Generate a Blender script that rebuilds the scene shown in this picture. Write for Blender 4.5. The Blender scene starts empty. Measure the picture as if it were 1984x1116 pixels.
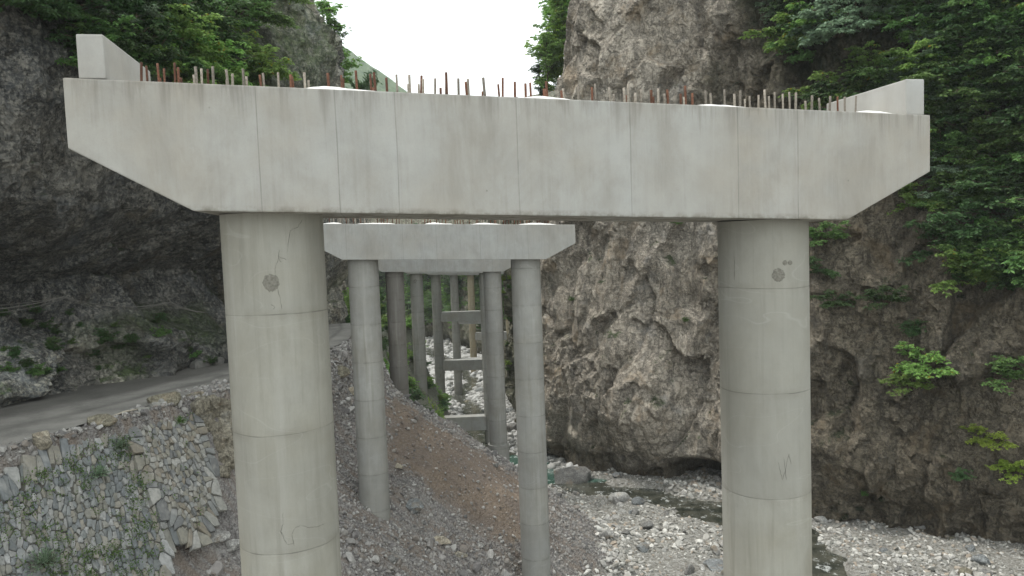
import bpy, bmesh, math, random
import numpy as np
from mathutils import Vector, Matrix
from mathutils.bvhtree import BVHTree

random.seed(7); RNG = np.random.default_rng(11)
SC = bpy.context.scene
COL = SC.collection

# ------------------------------------------------------------------ camera
FPX, PITCH, ROLL = 1439.08, 0.066, 0.0362      # photograph is 1984 px wide
cp, sp, cr, sr = math.cos(PITCH), math.sin(PITCH), math.cos(ROLL), math.sin(ROLL)
FW = np.array([0, cp, -sp]); UP0 = np.array([0, sp, cp]); RT0 = np.array([1.0, 0, 0])
RT = cr*RT0 - sr*UP0; UP = sr*RT0 + cr*UP0
cam_d = bpy.data.cameras.new('camera'); cam = bpy.data.objects.new('camera', cam_d); COL.objects.link(cam)
m = Matrix.Identity(4)
for i in range(3):
    m[i][0] = RT[i]; m[i][1] = UP[i]; m[i][2] = -FW[i]
cam.matrix_world = m
cam_d.sensor_width = 36; cam_d.lens = FPX/1984*36; cam_d.clip_end = 5000; cam_d.clip_start = 0.1
SC.camera = cam

# ------------------------------------------------------------------ sky, sun, exposure
SUN_EL, SUN_AZ = math.radians(66), math.radians(-62)    # azimuth from +Y towards +X
W = bpy.data.worlds.new('World'); SC.world = W; W.use_nodes = True
nt = W.node_tree; nt.nodes.clear()
sky = nt.nodes.new('ShaderNodeTexSky'); sky.sky_type = 'NISHITA'; sky.sun_disc = False
sky.sun_elevation = SUN_EL; sky.sun_rotation = SUN_AZ; sky.air_density = 1.0; sky.dust_density = 4.0; sky.ozone_density = 1.0
mx = nt.nodes.new('ShaderNodeMix'); mx.data_type = 'RGBA'; mx.inputs[0].default_value = 0.8
mx.inputs[7].default_value = (9.6, 10.0, 9.9, 1)          # bright even cloud
bg = nt.nodes.new('ShaderNodeBackground'); bg.inputs[1].default_value = 0.12
wo = nt.nodes.new('ShaderNodeOutputWorld')
nt.links.new(sky.outputs[0], mx.inputs[6]); nt.links.new(mx.outputs[2], bg.inputs[0]); nt.links.new(bg.outputs[0], wo.inputs[0])
sd = bpy.data.lights.new('sun', 'SUN'); sd.energy = 1.5; sd.angle = math.radians(10); sd.color = (1, .97, .92)
so = bpy.data.objects.new('sun', sd); COL.objects.link(so)
sv = Vector((math.sin(SUN_AZ)*math.cos(SUN_EL), math.cos(SUN_AZ)*math.cos(SUN_EL), math.sin(SUN_EL)))
so.rotation_euler = sv.to_track_quat('Z', 'Y').to_euler(); so.location = (0, 0, 60)
SC.view_settings.view_transform = 'Standard'; SC.view_settings.look = 'None'
SC.view_settings.exposure = 0.80; SC.view_settings.gamma = 1; SC.view_settings.use_curve_mapping = False
SC.cycles.max_bounces = 6; SC.cycles.diffuse_bounces = 4; SC.cycles.volume_bounces = 0
SC.cycles.transparent_max_bounces = 8

# ------------------------------------------------------------------ numpy noise
def _hash(ix, iy, iz, seed):
    h = (ix.astype(np.int64)*374761393 + iy.astype(np.int64)*668265263 + iz.astype(np.int64)*2147483647*3 + seed*1274126177) & 0xffffffff
    h = ((h ^ (h >> 13))*1274126177) & 0xffffffff
    h = ((h ^ (h >> 16))*2246822519) & 0xffffffff
    return ((h ^ (h >> 15)) & 0xffffff)/float(0xffffff)
def noise(P, scale=1.0, seed=0):
    Q = np.asarray(P, float)/scale; I = np.floor(Q); Fr = Q-I; I = I.astype(np.int64)
    S = Fr*Fr*Fr*(Fr*(Fr*6-15)+10); out = 0
    for dx in (0, 1):
        wx = S[:, 0] if dx else 1-S[:, 0]
        for dy in (0, 1):
            wy = S[:, 1] if dy else 1-S[:, 1]
            for dz in (0, 1):
                wz = S[:, 2] if dz else 1-S[:, 2]
                out = out + wx*wy*wz*_hash(I[:, 0]+dx, I[:, 1]+dy, I[:, 2]+dz, seed)
    return out*2-1
def fbm(P, scale=1.0, octv=4, seed=0, gain=.5, ridged=False):
    o = 0; a = 1; t = 0
    for k in range(octv):
        n = noise(P, scale, seed+k*17)
        if ridged: n = 1-2*np.abs(n)
        o = o+a*n; t += a; a *= gain; scale *= .5
    return o/t
def worley(P, scale=1.0, seed=0):
    Q = np.asarray(P, float)/scale; I = np.floor(Q).astype(np.int64)
    d1 = np.full(len(Q), 9.0); d2 = np.full(len(Q), 9.0); val = np.zeros(len(Q))
    for dx in (-1, 0, 1):
        for dy in (-1, 0, 1):
            for dz in (-1, 0, 1):
                a, b, c = I[:, 0]+dx, I[:, 1]+dy, I[:, 2]+dz
                F = np.stack([a+_hash(a, b, c, seed), b+_hash(a, b, c, seed+1), c+_hash(a, b, c, seed+2)], 1)
                d = np.sqrt(((F-Q)**2).sum(1)); v = _hash(a, b, c, seed+3)
                near = d < d1
                d2 = np.where(near, d1, np.minimum(d2, d)); val = np.where(near, v, val); d1 = np.where(near, d, d1)
    return d1, d2, val

def facets(P, scale, seed, step, slope):
    """broken rock: every Voronoi cell is a slab with its own height and its own tilt"""
    Q = np.asarray(P, float)/scale; I = np.floor(Q).astype(np.int64); best = np.full(len(Q), 9.0); out = np.zeros(len(Q))
    for dx in (-1, 0, 1):
        for dy in (-1, 0, 1):
            for dz in (-1, 0, 1):
                a, b, c = I[:, 0]+dx, I[:, 1]+dy, I[:, 2]+dz
                D = Q-np.stack([a+_hash(a, b, c, seed), b+_hash(a, b, c, seed+1), c+_hash(a, b, c, seed+2)], 1); d = (D**2).sum(1); near = d < best
                h = (_hash(a, b, c, seed+3)-.5)*step+((_hash(a, b, c, seed+4)-.5)*D[:, 0]+(_hash(a, b, c, seed+5)-.5)*D[:, 1]+(_hash(a, b, c, seed+6)-.5)*D[:, 2])*2*slope
                out = np.where(near, h, out); best = np.where(near, d, best)
    return out*scale

# ------------------------------------------------------------------ scene helpers
def ray_dir(px, py):
    u, v = px-992, py-558
    d = FW*FPX + RT*u - UP*v
    return d/np.linalg.norm(d)
def at(px, py, Y):
    d = ray_dir(px, py); return d*(Y/d[1])
def proj(P):
    P = np.atleast_2d(P); d = P@FW
    return np.stack([992+P@RT/d*FPX, 558-P@UP/d*FPX], 1)

def mesh_np(name, V, Fc, smooth=False, attrs=None, uv=None):
    """V (n,3); Fc list of arrays, each (k,3) or (k,4)"""
    me = bpy.data.meshes.new(name)
    V = np.asarray(V, np.float32)
    if not isinstance(Fc, (list, tuple)): Fc = [Fc]
    Fc = [np.asarray(f, np.int32) for f in Fc if len(f)]
    me.vertices.add(len(V)); me.vertices.foreach_set('co', V.ravel())
    loops = np.concatenate([f.ravel() for f in Fc]); tot = np.concatenate([np.full(len(f), f.shape[1], np.int32) for f in Fc])
    me.loops.add(len(loops)); me.loops.foreach_set('vertex_index', loops)
    me.polygons.add(len(tot)); st = np.concatenate([[0], np.cumsum(tot)[:-1]]).astype(np.int32)
    me.polygons.foreach_set('loop_start', st); me.polygons.foreach_set('loop_total', tot)
    me.polygons.foreach_set('use_smooth', np.full(len(tot), bool(smooth)))
    me.update(calc_edges=True); me.validate()
    if attrs:
        for k, a in attrs.items():
            at_ = me.attributes.new(k, 'FLOAT', 'POINT'); at_.data.foreach_set('value', np.asarray(a, np.float32))
    return me
def link(name, me, mat=None, parent=None):
    o = bpy.data.objects.new(name, me); COL.objects.link(o)
    if mat is not None: me.materials.clear(); me.materials.append(mat)
    if parent is not None: o.parent = parent
    return o
def tag(o, label=None, cat=None, group=None, kind=None):
    if label: o['label'] = label
    if cat: o['category'] = cat
    if group: o['group'] = group
    if kind: o['kind'] = kind
    return o
def empty(name, loc, rz=0):
    o = bpy.data.objects.new(name, None); COL.objects.link(o); o.location = loc; o.rotation_euler = (0, 0, rz); o.empty_display_size = .3
    return o
def grid_faces(nu, nv):
    i = np.arange(nu-1)[:, None]*nv+np.arange(nv-1)[None]
    i = i.ravel(); return np.stack([i, i+nv, i+nv+1, i+1], 1)

# ------------------------------------------------------------------ materials
class NT:
    def __init__(s, name):
        s.m = bpy.data.materials.new(name); s.m.use_nodes = True; s.t = s.m.node_tree; s.t.nodes.clear()
        s.out = s.n('ShaderNodeOutputMaterial'); s.b = s.n('ShaderNodeBsdfPrincipled'); s.l(s.b.outputs[0], s.out.inputs[0])
        s.b.inputs['Roughness'].default_value = .9; s.b.inputs['Specular IOR Level'].default_value = .3
    def n(s, t, **k):
        x = s.t.nodes.new(t)
        for a, b in k.items(): setattr(x, a, b)
        return x
    def l(s, a, b): s.t.links.new(a, b)
    def val(s, x, v):
        if hasattr(v, 'links') or isinstance(v, bpy.types.NodeSocket): s.l(v, x)
        else: x.default_value = v
    def math(s, op, a, b=0.0, c=0.0, clamp=False):
        x = s.n('ShaderNodeMath', operation=op, use_clamp=clamp); s.val(x.inputs[0], a); s.val(x.inputs[1], b); s.val(x.inputs[2], c); return x.outputs[0]
    def coord(s, kind='Object', scale=(1, 1, 1), rot=(0, 0, 0), src=None):
        if src is None:
            src = s.n('ShaderNodeNewGeometry').outputs['Position'] if kind == 'World' else s.n('ShaderNodeTexCoord').outputs[kind]
        mp = s.n('ShaderNodeMapping'); s.l(src, mp.inputs[0]); mp.inputs['Scale'].default_value = scale; mp.inputs['Rotation'].default_value = rot
        return mp.outputs[0]
    def noise(s, co, scale, detail=5, rough=.55, dist=0):
        x = s.n('ShaderNodeTexNoise'); s.l(co, x.inputs['Vector']); x.inputs['Scale'].default_value = scale; x.inputs['Detail'].default_value = detail
        x.inputs['Roughness'].default_value = rough; x.inputs['Distortion'].default_value = dist; return x.outputs['Fac']
    def vor(s, co, scale, feature='F1', out='Distance'):
        x = s.n('ShaderNodeTexVoronoi', feature=feature); s.l(co, x.inputs['Vector']); x.inputs['Scale'].default_value = scale; return x.outputs[out]
    def ramp(s, f, stops, interp='LINEAR'):
        x = s.n('ShaderNodeValToRGB'); s.l(f, x.inputs[0]); x.color_ramp.interpolation = interp; e = x.color_ramp.elements
        while len(e) < len(stops): e.new(.5)
        for k, (p, c) in enumerate(stops):
            e[k].position = p; e[k].color = (c, c, c, 1) if isinstance(c, (int, float)) else (*c, 1)
        return x.outputs[0]
    def mix(s, f, a, b, mode='MIX'):
        x = s.n('ShaderNodeMix', data_type='RGBA', blend_type=mode); s.val(x.inputs[0], f)
        for i, c in ((6, a), (7, b)):
            if isinstance(c, tuple): x.inputs[i].default_value = (*c, 1)
            else: s.l(c, x.inputs[i])
        return x.outputs[2]
    def bump(s, h, strength=.4, dist=.05, prev=None):
        x = s.n('ShaderNodeBump'); s.l(h, x.inputs['Height']); x.inputs['Strength'].default_value = strength; x.inputs['Distance'].default_value = dist
        if prev is not None: s.l(prev, x.inputs['Normal'])
        return x.outputs[0]
    def attr(s, name):
        x = s.n('ShaderNodeAttribute'); x.attribute_name = name; return x.outputs['Fac']
    def island(s): return s.n('ShaderNodeNewGeometry').outputs['Random Per Island']
    def objrand(s): return s.n('ShaderNodeObjectInfo').outputs['Random']
    def done(s, col=None, nrm=None, rough=None):
        if col is not None: s.val(s.b.inputs['Base Color'], col)
        if nrm is not None: s.l(nrm, s.b.inputs['Normal'])
        if rough is not None: s.val(s.b.inputs['Roughness'], rough)
        return s.m

def concrete(name, base=(.375, .37, .345), tan=(.325, .295, .245), joints_x=None, rings=None, streak=.5, panel=None, dark=.75, ztop=None, tauv=0.0):
    s = NT(name); co = s.coord('Object')
    big = s.noise(co, .55, 4); med = s.noise(co, 2.6, 5, .6)
    c = s.mix(s.ramp(big, [(.35, 0.), (.68, 1.)]), base, tan)
    c = s.mix(s.ramp(med, [(.42, 0.), (.75, .45)]), c, tuple(x*dark for x in base))
    st = s.noise(s.coord('Object', (9, 9, .35)), 1.6, 6, .65)
    c = s.mix(s.math('MULTIPLY', s.math('MULTIPLY', s.ramp(st, [(.5, 0.), (.8, 1.)]), s.ramp(med, [(.35, .2), (.6, 1.)])), streak*.8), c, tuple(x*.62 for x in tan))
    st2 = s.noise(s.coord('Object', (22, 22, 1.2)), 1.6, 3, .5)
    c = s.mix(s.ramp(st2, [(.55, 0.), (.8, .14)]), c, tuple(min(1, x*1.22) for x in base))
    bl = s.noise(s.coord('Object', (1, 1, .45)), 1.1, 7, .7, .5); c = s.mix(s.ramp(bl, [(.47, 0.), (.68, .5)]), c, tuple(x*.72 for x in tan)); bl2 = s.noise(s.coord('Object', (1.3, 1, 1), (0, 0, 1)), .8, 6, .6); c = s.mix(s.ramp(bl2, [(.5, 0.), (.7, .35)]), c, tuple(min(1, x*1.22) for x in base))
    fine = s.noise(co, 60, 3, .7)
    c = s.mix(s.ramp(fine, [(.3, .14), (.5, 0.)]), c, tuple(x*.55 for x in base))
    pores = s.vor(co, 14); c = s.mix(s.ramp(pores, [(.0, .75), (.055, 0.)]), c, (.09, .085, .075))
    h = s.math('MULTIPLY_ADD', fine, .25, med)
    if ztop is not None:
        sz = s.n('ShaderNodeSeparateXYZ'); s.l(co, sz.inputs[0]); zz = s.math('SUBTRACT', ztop, s.math('MULTIPLY_ADD', sz.outputs[0], -tauv, sz.outputs[2]))
        dn = s.noise(s.coord('Object', (7, 7, .3)), 1.3, 5, .7); lim = s.ramp(s.noise(s.coord('Object', (2.2, 2.2, 0)), 1.5, 4, .7), [(.4, .06), (.75, .95)])
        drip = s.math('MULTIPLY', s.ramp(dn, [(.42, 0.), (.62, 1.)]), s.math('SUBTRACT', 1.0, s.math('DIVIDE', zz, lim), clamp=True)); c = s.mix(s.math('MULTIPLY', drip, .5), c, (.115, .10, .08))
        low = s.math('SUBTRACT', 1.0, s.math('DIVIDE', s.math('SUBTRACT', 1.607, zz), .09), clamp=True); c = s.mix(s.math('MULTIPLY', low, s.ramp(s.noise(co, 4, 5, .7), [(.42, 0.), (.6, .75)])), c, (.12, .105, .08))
        hx = s.coord('Object', (1, 0, 1)); tv = s.vor(hx, 1.9); c = s.mix(s.ramp(tv, [(.018, .55), (.03, 0.)]), c, (.14, .13, .115))
    sep = s.n('ShaderNodeSeparateXYZ'); s.l(s.coord('Object') if joints_x is not None else s.coord('World'), sep.inputs[0])
    if joints_x is not None:
        wob = s.math('MULTIPLY_ADD', s.noise(s.coord('Object', (1, 1, 1)), 1.2, 2), .02, sep.outputs[0])
        acc = None; pv = None
        for k, j in enumerate(joints_x):
            d = s.math('ABSOLUTE', s.math('SUBTRACT', wob, j+.01))
            line = s.math('SUBTRACT', 1.0, s.math('DIVIDE', d, .011), clamp=True)
            acc = line if acc is None else s.math('MAXIMUM', acc, line)
            side = s.math('MULTIPLY', s.math('GREATER_THAN', sep.outputs[0], j), (-1)**k*(.5+.3*((k*7) % 3)))
            pv = side if pv is None else s.math('ADD', pv, side)
        c = s.mix(s.math('MULTIPLY', pv, .12, clamp=True), c, tan)
        brk = s.ramp(s.noise(co, 3, 3), [(.3, .35), (.6, 1.)])
        c = s.mix(s.math('MULTIPLY', acc, s.math('MULTIPLY', brk, .5)), c, (.08, .075, .065))
    if rings:
        wob = s.math('MULTIPLY_ADD', s.noise(co, .8, 2), .07, sep.outputs[2])
        wash = s.noise(s.coord('Object', (3.5, 3.5, .18)), 1.0, 6, .65); c = s.mix(s.ramp(wash, [(.54, 0.), (.70, .28)]), c, (.46, .455, .42)); wash2 = s.noise(s.coord('Object', (4.5, 4.5, .22), (0, 0, 2)), 1.0, 6, .65); c = s.mix(s.ramp(wash2, [(.54, 0.), (.70, .55)]), c, (.19, .18, .145))
        q = s.math('DIVIDE', s.math('ADD', wob, rings[1]-.035), rings[0])
        if rings[2]: q = s.math('ADD', q, s.math('MULTIPLY', s.objrand(), 1.0))
        fr = s.math('FRACT', q); d = s.math('MINIMUM', fr, s.math('SUBTRACT', 1.0, fr))
        line = s.math('SUBTRACT', 1.0, s.math('DIVIDE', d, .010/rings[0]*(1.2 if not rings[2] else 2.2)), clamp=True)
        wide = s.math('SUBTRACT', 1.0, s.math('DIVIDE', d, .07), clamp=True)
        wn = s.n('ShaderNodeTexWhiteNoise', noise_dimensions='2D'); cb = s.n('ShaderNodeCombineXYZ'); s.l(s.math('FLOOR', q), cb.inputs[0]); s.l(s.objrand(), cb.inputs[1]); s.l(cb.outputs[0], wn.inputs[0])
        c = s.mix(s.math('MULTIPLY', wn.outputs['Value'], .42), c, tuple(x*.66 for x in base))
        c = s.mix(s.math('MULTIPLY', wide, s.ramp(med, [(.4, 0.), (.7, .4)])), c, tuple(x*.6 for x in tan))
        brk = s.ramp(s.noise(co, 2, 3), [(.38, .08), (.62, .55)])
        c = s.mix(s.math('MULTIPLY', line, brk), c, (.07, .065, .055))
        scr = s.noise(s.coord('Object', (.35, .35, 1.3), (.5, .35, 0)), 1.3, 1, .4, .8)
        c = s.mix(s.ramp(scr, [(.4985, 0.), (.5, .16), (.5015, 0.)]), c, (.5, .5, .47))
        h = s.math('SUBTRACT', h, s.math('MULTIPLY', line, .8))
    return s.done(c, s.bump(h, .35, .012), .88)

def rock(name, cols, veg=0.0, stain=.4, scale=1.0, bump=.9, attr_moss=None, streak_col=(.05, .05, .048), tone=None, rust=(.30, .235, .16), cool=(.22, .225, .225)):
    """cols: three rock colours (dark, mid, light)"""
    s = NT(name); co = s.coord('World')
    n1 = s.noise(co, .13*scale, 5, .6, .6); n2 = s.noise(co, 1.1*scale, 8, .65); n3 = s.noise(co, 6*scale, 6, .7)
    c = s.ramp(n1, [(.36, cols[0]), (.5, cols[1]), (.64, cols[2])])
    c = s.mix(s.ramp(n2, [(.4, 0.), (.65, .85)]), c, tuple(x*.55 for x in cols[1]))
    c = s.mix(s.ramp(n3, [(.45, 0.), (.7, .7)]), c, tuple(min(1, x*1.45) for x in cols[2]))
    st = s.noise(s.coord('World', (1.1, 1.1, .12)), .9, 6, .65, .3)
    c = s.mix(s.math('MULTIPLY', s.ramp(st, [(.5, 0.), (.66, 1.)]), stain), c, streak_col)
    crk = s.vor(s.coord('World', (1, 1, .45), (.5, .6, .2)), .55*scale, 'DISTANCE_TO_EDGE')
    wv = s.noise(co, 2.0, 4); c = s.mix(s.ramp(s.math('ADD', crk, s.math('MULTIPLY', wv, .16)), [(.068, .5), (.09, 0.)]), c, tuple(x*.4 for x in cols[0]))
    fol = s.noise(s.coord('World', (.5, .5, 2.2), (.5, -.6, .3)), 1.6, 7, .7, 1.0); c = s.mix(s.ramp(fol, [(.3, .6), (.48, 0.)]), c, tuple(x*.4 for x in cols[0])); c = s.mix(s.ramp(fol, [(.55, 0.), (.72, .45)]), c, tuple(min(1, x*1.5) for x in cols[2]))
    n4 = s.noise(co, 13*scale, 5, .75, .3); pm = s.ramp(s.noise(co, .9*scale, 4), [(.4, .25), (.62, 1.)]); c = s.mix(s.math('MULTIPLY', pm, s.ramp(n4, [(.40, .8), (.47, 0.)])), c, tuple(x*.35 for x in cols[0])); c = s.mix(s.math('MULTIPLY', pm, s.ramp(n4, [(.55, 0.), (.66, .5)])), c, tuple(min(1, x*1.5) for x in cols[2]))
    rd = s.noise(s.coord('World', (1, 1, .7), (.3, .5, .2)), 1.5*scale, 7, .72, .4); ln = s.math('ABSOLUTE', s.math('SUBTRACT', rd, .5)); c = s.mix(s.ramp(ln, [(.0, .8), (.013, 0.)]), c, tuple(x*.25 for x in cols[0]))
    rs = s.noise(co, .42*scale, 5, .65, .5); c = s.mix(s.ramp(rs, [(.56, 0.), (.68, .6)]), c, rust); c = s.mix(s.ramp(rs, [(.30, .5), (.42, 0.)]), c, cool)
    if veg > 0 or attr_moss:
        g = s.noise(co, .35, 7, .7); sp_ = s.n('ShaderNodeSeparateXYZ'); s.l(s.n('ShaderNodeNewGeometry').outputs['Normal'], sp_.inputs[0])
        gm = s.math('ADD', g, s.math('MULTIPLY', sp_.outputs[2], .22))
        gc = s.mix(s.ramp(s.noise(co, 9, 4, .8), [(.4, 0.), (.6, 1.)]), (.018, .03, .012), (.06, .085, .03))
        gf = s.ramp(gm, [(.70-veg*.3, 0.), (.78-veg*.3, .9)])
        if attr_moss: gf = s.math('MAXIMUM', gf, s.math('MULTIPLY', s.attr(attr_moss), s.ramp(s.noise(co, 1.2, 6, .7), [(.35, .35), (.6, 1.)])), clamp=True)
        c = s.mix(gf, c, gc)
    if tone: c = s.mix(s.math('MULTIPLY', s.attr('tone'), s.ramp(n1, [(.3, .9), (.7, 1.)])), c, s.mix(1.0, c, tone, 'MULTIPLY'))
    h = s.math('ADD', s.math('MULTIPLY', n2, .8), s.math('MULTIPLY', n3, .35)); h = s.math('ADD', h, s.math('MULTIPLY', fol, .4))
    h = s.math('ADD', h, s.math('MULTIPLY', s.ramp(crk, [(0., 0.), (.12, 1.)]), .3))
    h = s.math('ADD', h, s.math('MULTIPLY', s.ramp(ln, [(.0, 0.), (.03, 1.)]), .25)); b1 = s.bump(h, bump, .30/scale)
    b2 = s.bump(n4, .6, .08, b1)
    return s.done(c, b2, .93)

def stone_mat(name, cols, rough=.85, bump=.4):
    s = NT(name); co = s.coord('Object'); r = s.island() if name.startswith('st_') else s.objrand()
    n = len(cols); c = s.ramp(r, [(k/n, cc) for k, cc in enumerate(cols)], 'CONSTANT')
    nn = s.noise(co, 7, 5, .65); c = s.mix(s.ramp(nn, [(.4, 0.), (.7, .5)]), c, tuple(x*.5 for x in cols[0]))
    c = s.mix(s.ramp(s.noise(co, 2.3, 4), [(.5, 0.), (.7, .35)]), c, (.42, .41, .38))
    return s.done(c, s.bump(s.noise(co, 16, 5, .7), bump, .04), rough)

def leaf_mat(name, cols, yellow=0.0, trans=.35):
    s = NT(name); r = s.island(); orr = s.objrand()
    c = s.ramp(r, [(0., cols[0]), (.45, cols[1]), (1., cols[2])])
    hs = s.n('ShaderNodeHueSaturation'); s.l(c, hs.inputs['Color']); s.l(s.math('MULTIPLY_ADD', orr, .5, .72), hs.inputs['Value']); s.l(s.math('MULTIPLY_ADD', orr, .03, .485), hs.inputs['Hue'])
    c = hs.outputs[0]
    if yellow: c = s.mix(s.math('GREATER_THAN', r, 1-yellow), c, (.32, .26, .03))
    tr = s.n('ShaderNodeBsdfTranslucent'); s.l(c, tr.inputs[0]); ms = s.n('ShaderNodeMixShader'); ms.inputs[0].default_value = trans
    s.l(s.b.outputs[0], ms.inputs[1]); s.l(tr.outputs[0], ms.inputs[2]); s.l(ms.outputs[0], s.out.inputs[0])
    s.b.inputs['Specular IOR Level'].default_value = .25
    return s.done(c, None, .6)
def simple(name, col, rough=.8, var=.4, sc=8, metal=0):
    s = NT(name); co = s.coord('Object'); n = s.noise(co, sc, 5, .65)
    c = s.mix(s.ramp(n, [(.35, 0.), (.7, 1.)]), col, tuple(x*(1-var) for x in col)); s.b.inputs['Metallic'].default_value = metal
    return s.done(c, s.bump(n, .4, .01), rough)

# ------------------------------------------------------------------ terrain
def bed(Y): return np.interp(Y, [-60, 0, 20, 40, 50, 60, 75, 85, 105, 128, 160, 220, 400], [-16, -16.8, -17.6, -18.7, -19.4, -20.2, -21.7, -22.6, -24.2, -26.4, -27, -28, -31])
TERR = [  # Y, outer road edge X, road z, first drop, its steepness, slope below
 (-60, -45, -6, 3, 1.35, .6), (0, -24, -6, 3, 1.35, .6), (14, -19, -6, 4, 1.35, .62), (20, -16.6, -6, 4.5, 1.35, .62), (22, -15.9, -6, 4.5, 1.35, .62), (26, -14.6, -6, 4.2, 1.35, .64),
 (30, -13.2, -6, 3.9, 1.35, .66), (34, -11.6, -6, 4.2, 2.6, .74), (40, -10.3, -6, 1.7, 2.0, .72), (48, -9.8, -6, 3.0, 2.4, .70), (53, -10.7, -6, 4.8, 2.8, .80), (57, -11.9, -6.1, 5.2, 3.0, 1.1),
 (62, -13.6, -6.6, 5.5, 2.6, 1.3), (70, -15.0, -7.5, 5, 1.8, 1.3), (81, -14.4, -9.0, 5, 2.0, 1.5), (92, -13.6, -10.0, 8, 2.6, 2.0), (98, -15.5, -11, 6, 2.4, 1.6), (105, -19, -12, 3, 1.5, 1.3), (125, -24, -14, 2, 1.2, 1.1),
 (160, -36, -14, 2, 1.2, .85), (220, -60, -16, 2, 1.2, .7), (400, -150, -18, 2, 1.2, .5)]
TY, TXo, TZr, TH1, TS1, TM = (list(c) for c in zip(*TERR))
def w_top(Y): return -15.3+(Y-22)*.2875, -7.2+(Y-22)*.0625
def terrain(X, Y):
    X = np.asarray(X, float); Y = np.asarray(Y, float)
    P = np.stack([X, Y, np.zeros_like(X)], 1)
    Xo = np.interp(Y, TY, TXo)+.25*noise(P, 2.5, 5)*(1); zr = np.interp(Y, TY, TZr)
    h1 = np.interp(Y, TY, TH1); s1 = np.interp(Y, TY, TS1); mm = np.interp(Y, TY, TM)
    wx, wz = w_top(Y); k = np.clip((Y-17)/3, 0, 1)*np.clip((33-Y)/3, 0, 1)
    x1 = Xo+.5*(1-k)+(wx-.35-Xo)*k; x1 = np.maximum(x1, Xo+.15); z1 = zr-.5+(wz-.1-(zr-.5))*k
    d = X-x1
    z = np.where(X < Xo, zr, np.where(d < 0, zr+(z1-zr)*np.clip((X-Xo)/np.maximum(x1-Xo, .01), 0, 1), z1-np.minimum(d*s1, h1)))
    d2 = np.maximum(d-h1/s1, 0); z = z-d2*mm
    tal = np.clip(d2/2, 0, 1)
    z = z+tal*(.28*fbm(P*[.3, 1.3, 1], 1.3, 3, 13)+.35*fbm(P, 4, 3, 3)+.12*fbm(P*[1.0, .35, 1], .9, 3, 9))
    z = z+np.clip((X-Xo)/.6, 0, 1)*.14*fbm(P, 1.0, 3, 21)
    b = bed(Y)+.35*fbm(P, 5, 4, 33)+.1*fbm(P, .9, 3, 39)
    a = .35; z = a*np.logaddexp(np.clip(z/a, -500, 500), np.clip(b/a, -500, 500))
    # river channel carve
    dd = river_dist(X, Y)*(1+.45*noise(P, 2.2, 71)+.25*noise(P, .8, 72)); z = z-.72*np.exp(-(dd/river_w(Y))**2.6)*(z < b+1.2)
    return z
RIV = np.array([(14.5, 30), (16.2, 37), (17.2, 42), (16.4, 46), (14.6, 50), (12.2, 53.5), (9.4, 56.2), (6.3, 59), (3.4, 62.3), (1.2, 66), (-.4, 71), (-2.2, 76), (-4.7, 84), (-6.2, 92), (-6.0, 100), (-7, 112), (-10, 124), (-8, 140), (-12, 160), (-22, 190), (-50, 230)], float)
RW = np.array([1.3, 1.4, 1.5, 1.7, 2.3, 2.6, 2.2, 1.8, 1.7, 1.9, 1.9, 1.8, 2.4, 2.6, 2.2, 1.8, 1.8, 1.6, 1.6, 2, 2])
def river_dist(X, Y):
    D = np.full(X.shape, 1e9)
    for a, b in zip(RIV[:-1], RIV[1:]):
        ab = b-a; t = np.clip(((X-a[0])*ab[0]+(Y-a[1])*ab[1])/(ab@ab), 0, 1)
        D = np.minimum(D, np.hypot(X-a[0]-t*ab[0], Y-a[1]-t*ab[1]))
    return D
def river_w(Y): return np.interp(Y, RIV[:, 1], RW)

def axis(parts):
    o = []
    for a, b, st in parts: o.append(np.arange(a, b, st))
    return np.unique(np.concatenate(o+[[parts[-1][1]]]))
gx = axis([(-260, -60, 20), (-60, -27, 3), (-27, -18, .5), (-18, 8, .16), (8, 34, .28), (34, 60, 3), (60, 260, 20)])
gy = axis([(-120, -20, 20), (-20, 14, 2), (14, 66, .2), (66, 130, .5), (130, 200, 2.5), (200, 420, 20)])
GX, GY = np.meshgrid(gx, gy, indexing='ij'); gxr, gyr = GX.ravel(), GY.ravel()
GZ = terrain(gxr, gyr)
GP = np.stack([gxr, gyr, GZ], 1)
# zones: brown streak of the spoil cone, pale river bed, soil
xo = np.interp(gyr, TY, TXo)
bedm = np.clip((bed(gyr)+.9-GZ)/.8, 0, 1)
SPX = np.array([(742, 770), (810, 800), (905, 862), (1010, 925), (1085, 1010), (1010, 1100), (900, 1020), (800, 905), (745, 835)], float)
def _ground(px, py):
    Ys = np.arange(25, 70, .25); d = ray_dir(px, py); d = d/d[1]; P = Ys[:, None]*d[None]; Z = terrain(P[:, 0], P[:, 1]); return P[np.argmax(P[:, 2] < Z)][:2]
SPOLY = np.array([_ground(*p) for p in SPX])
def streak_mask(X, Y, Z):
    """signed distance to the ground polygon of bare brown earth"""
    P = np.stack([X, Y, Z], 1); n = fbm(P*[.6, 1.2, 1], 1.6, 4, 50); ins = np.zeros(len(X), bool); D = np.full(len(X), 1e9); N_ = len(SPOLY)
    for i in range(N_):
        a, b = SPOLY[i], SPOLY[(i+1) % N_]; ab = b-a; t = np.clip(((X-a[0])*ab[0]+(Y-a[1])*ab[1])/(ab@ab), 0, 1); D = np.minimum(D, np.hypot(X-a[0]-t*ab[0], Y-a[1]-t*ab[1]))
        cnd = ((a[1] > Y) != (b[1] > Y)); xi = (b[0]-a[0])*(Y-a[1])/(b[1]-a[1]+1e-12)+a[0]; ins ^= cnd & (X < xi)
    sd = np.where(ins, D, -D)+n*1.9
    return np.clip(sd/.9+.5, 0, 1)
brown = streak_mask(gxr, gyr, GZ)

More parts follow.
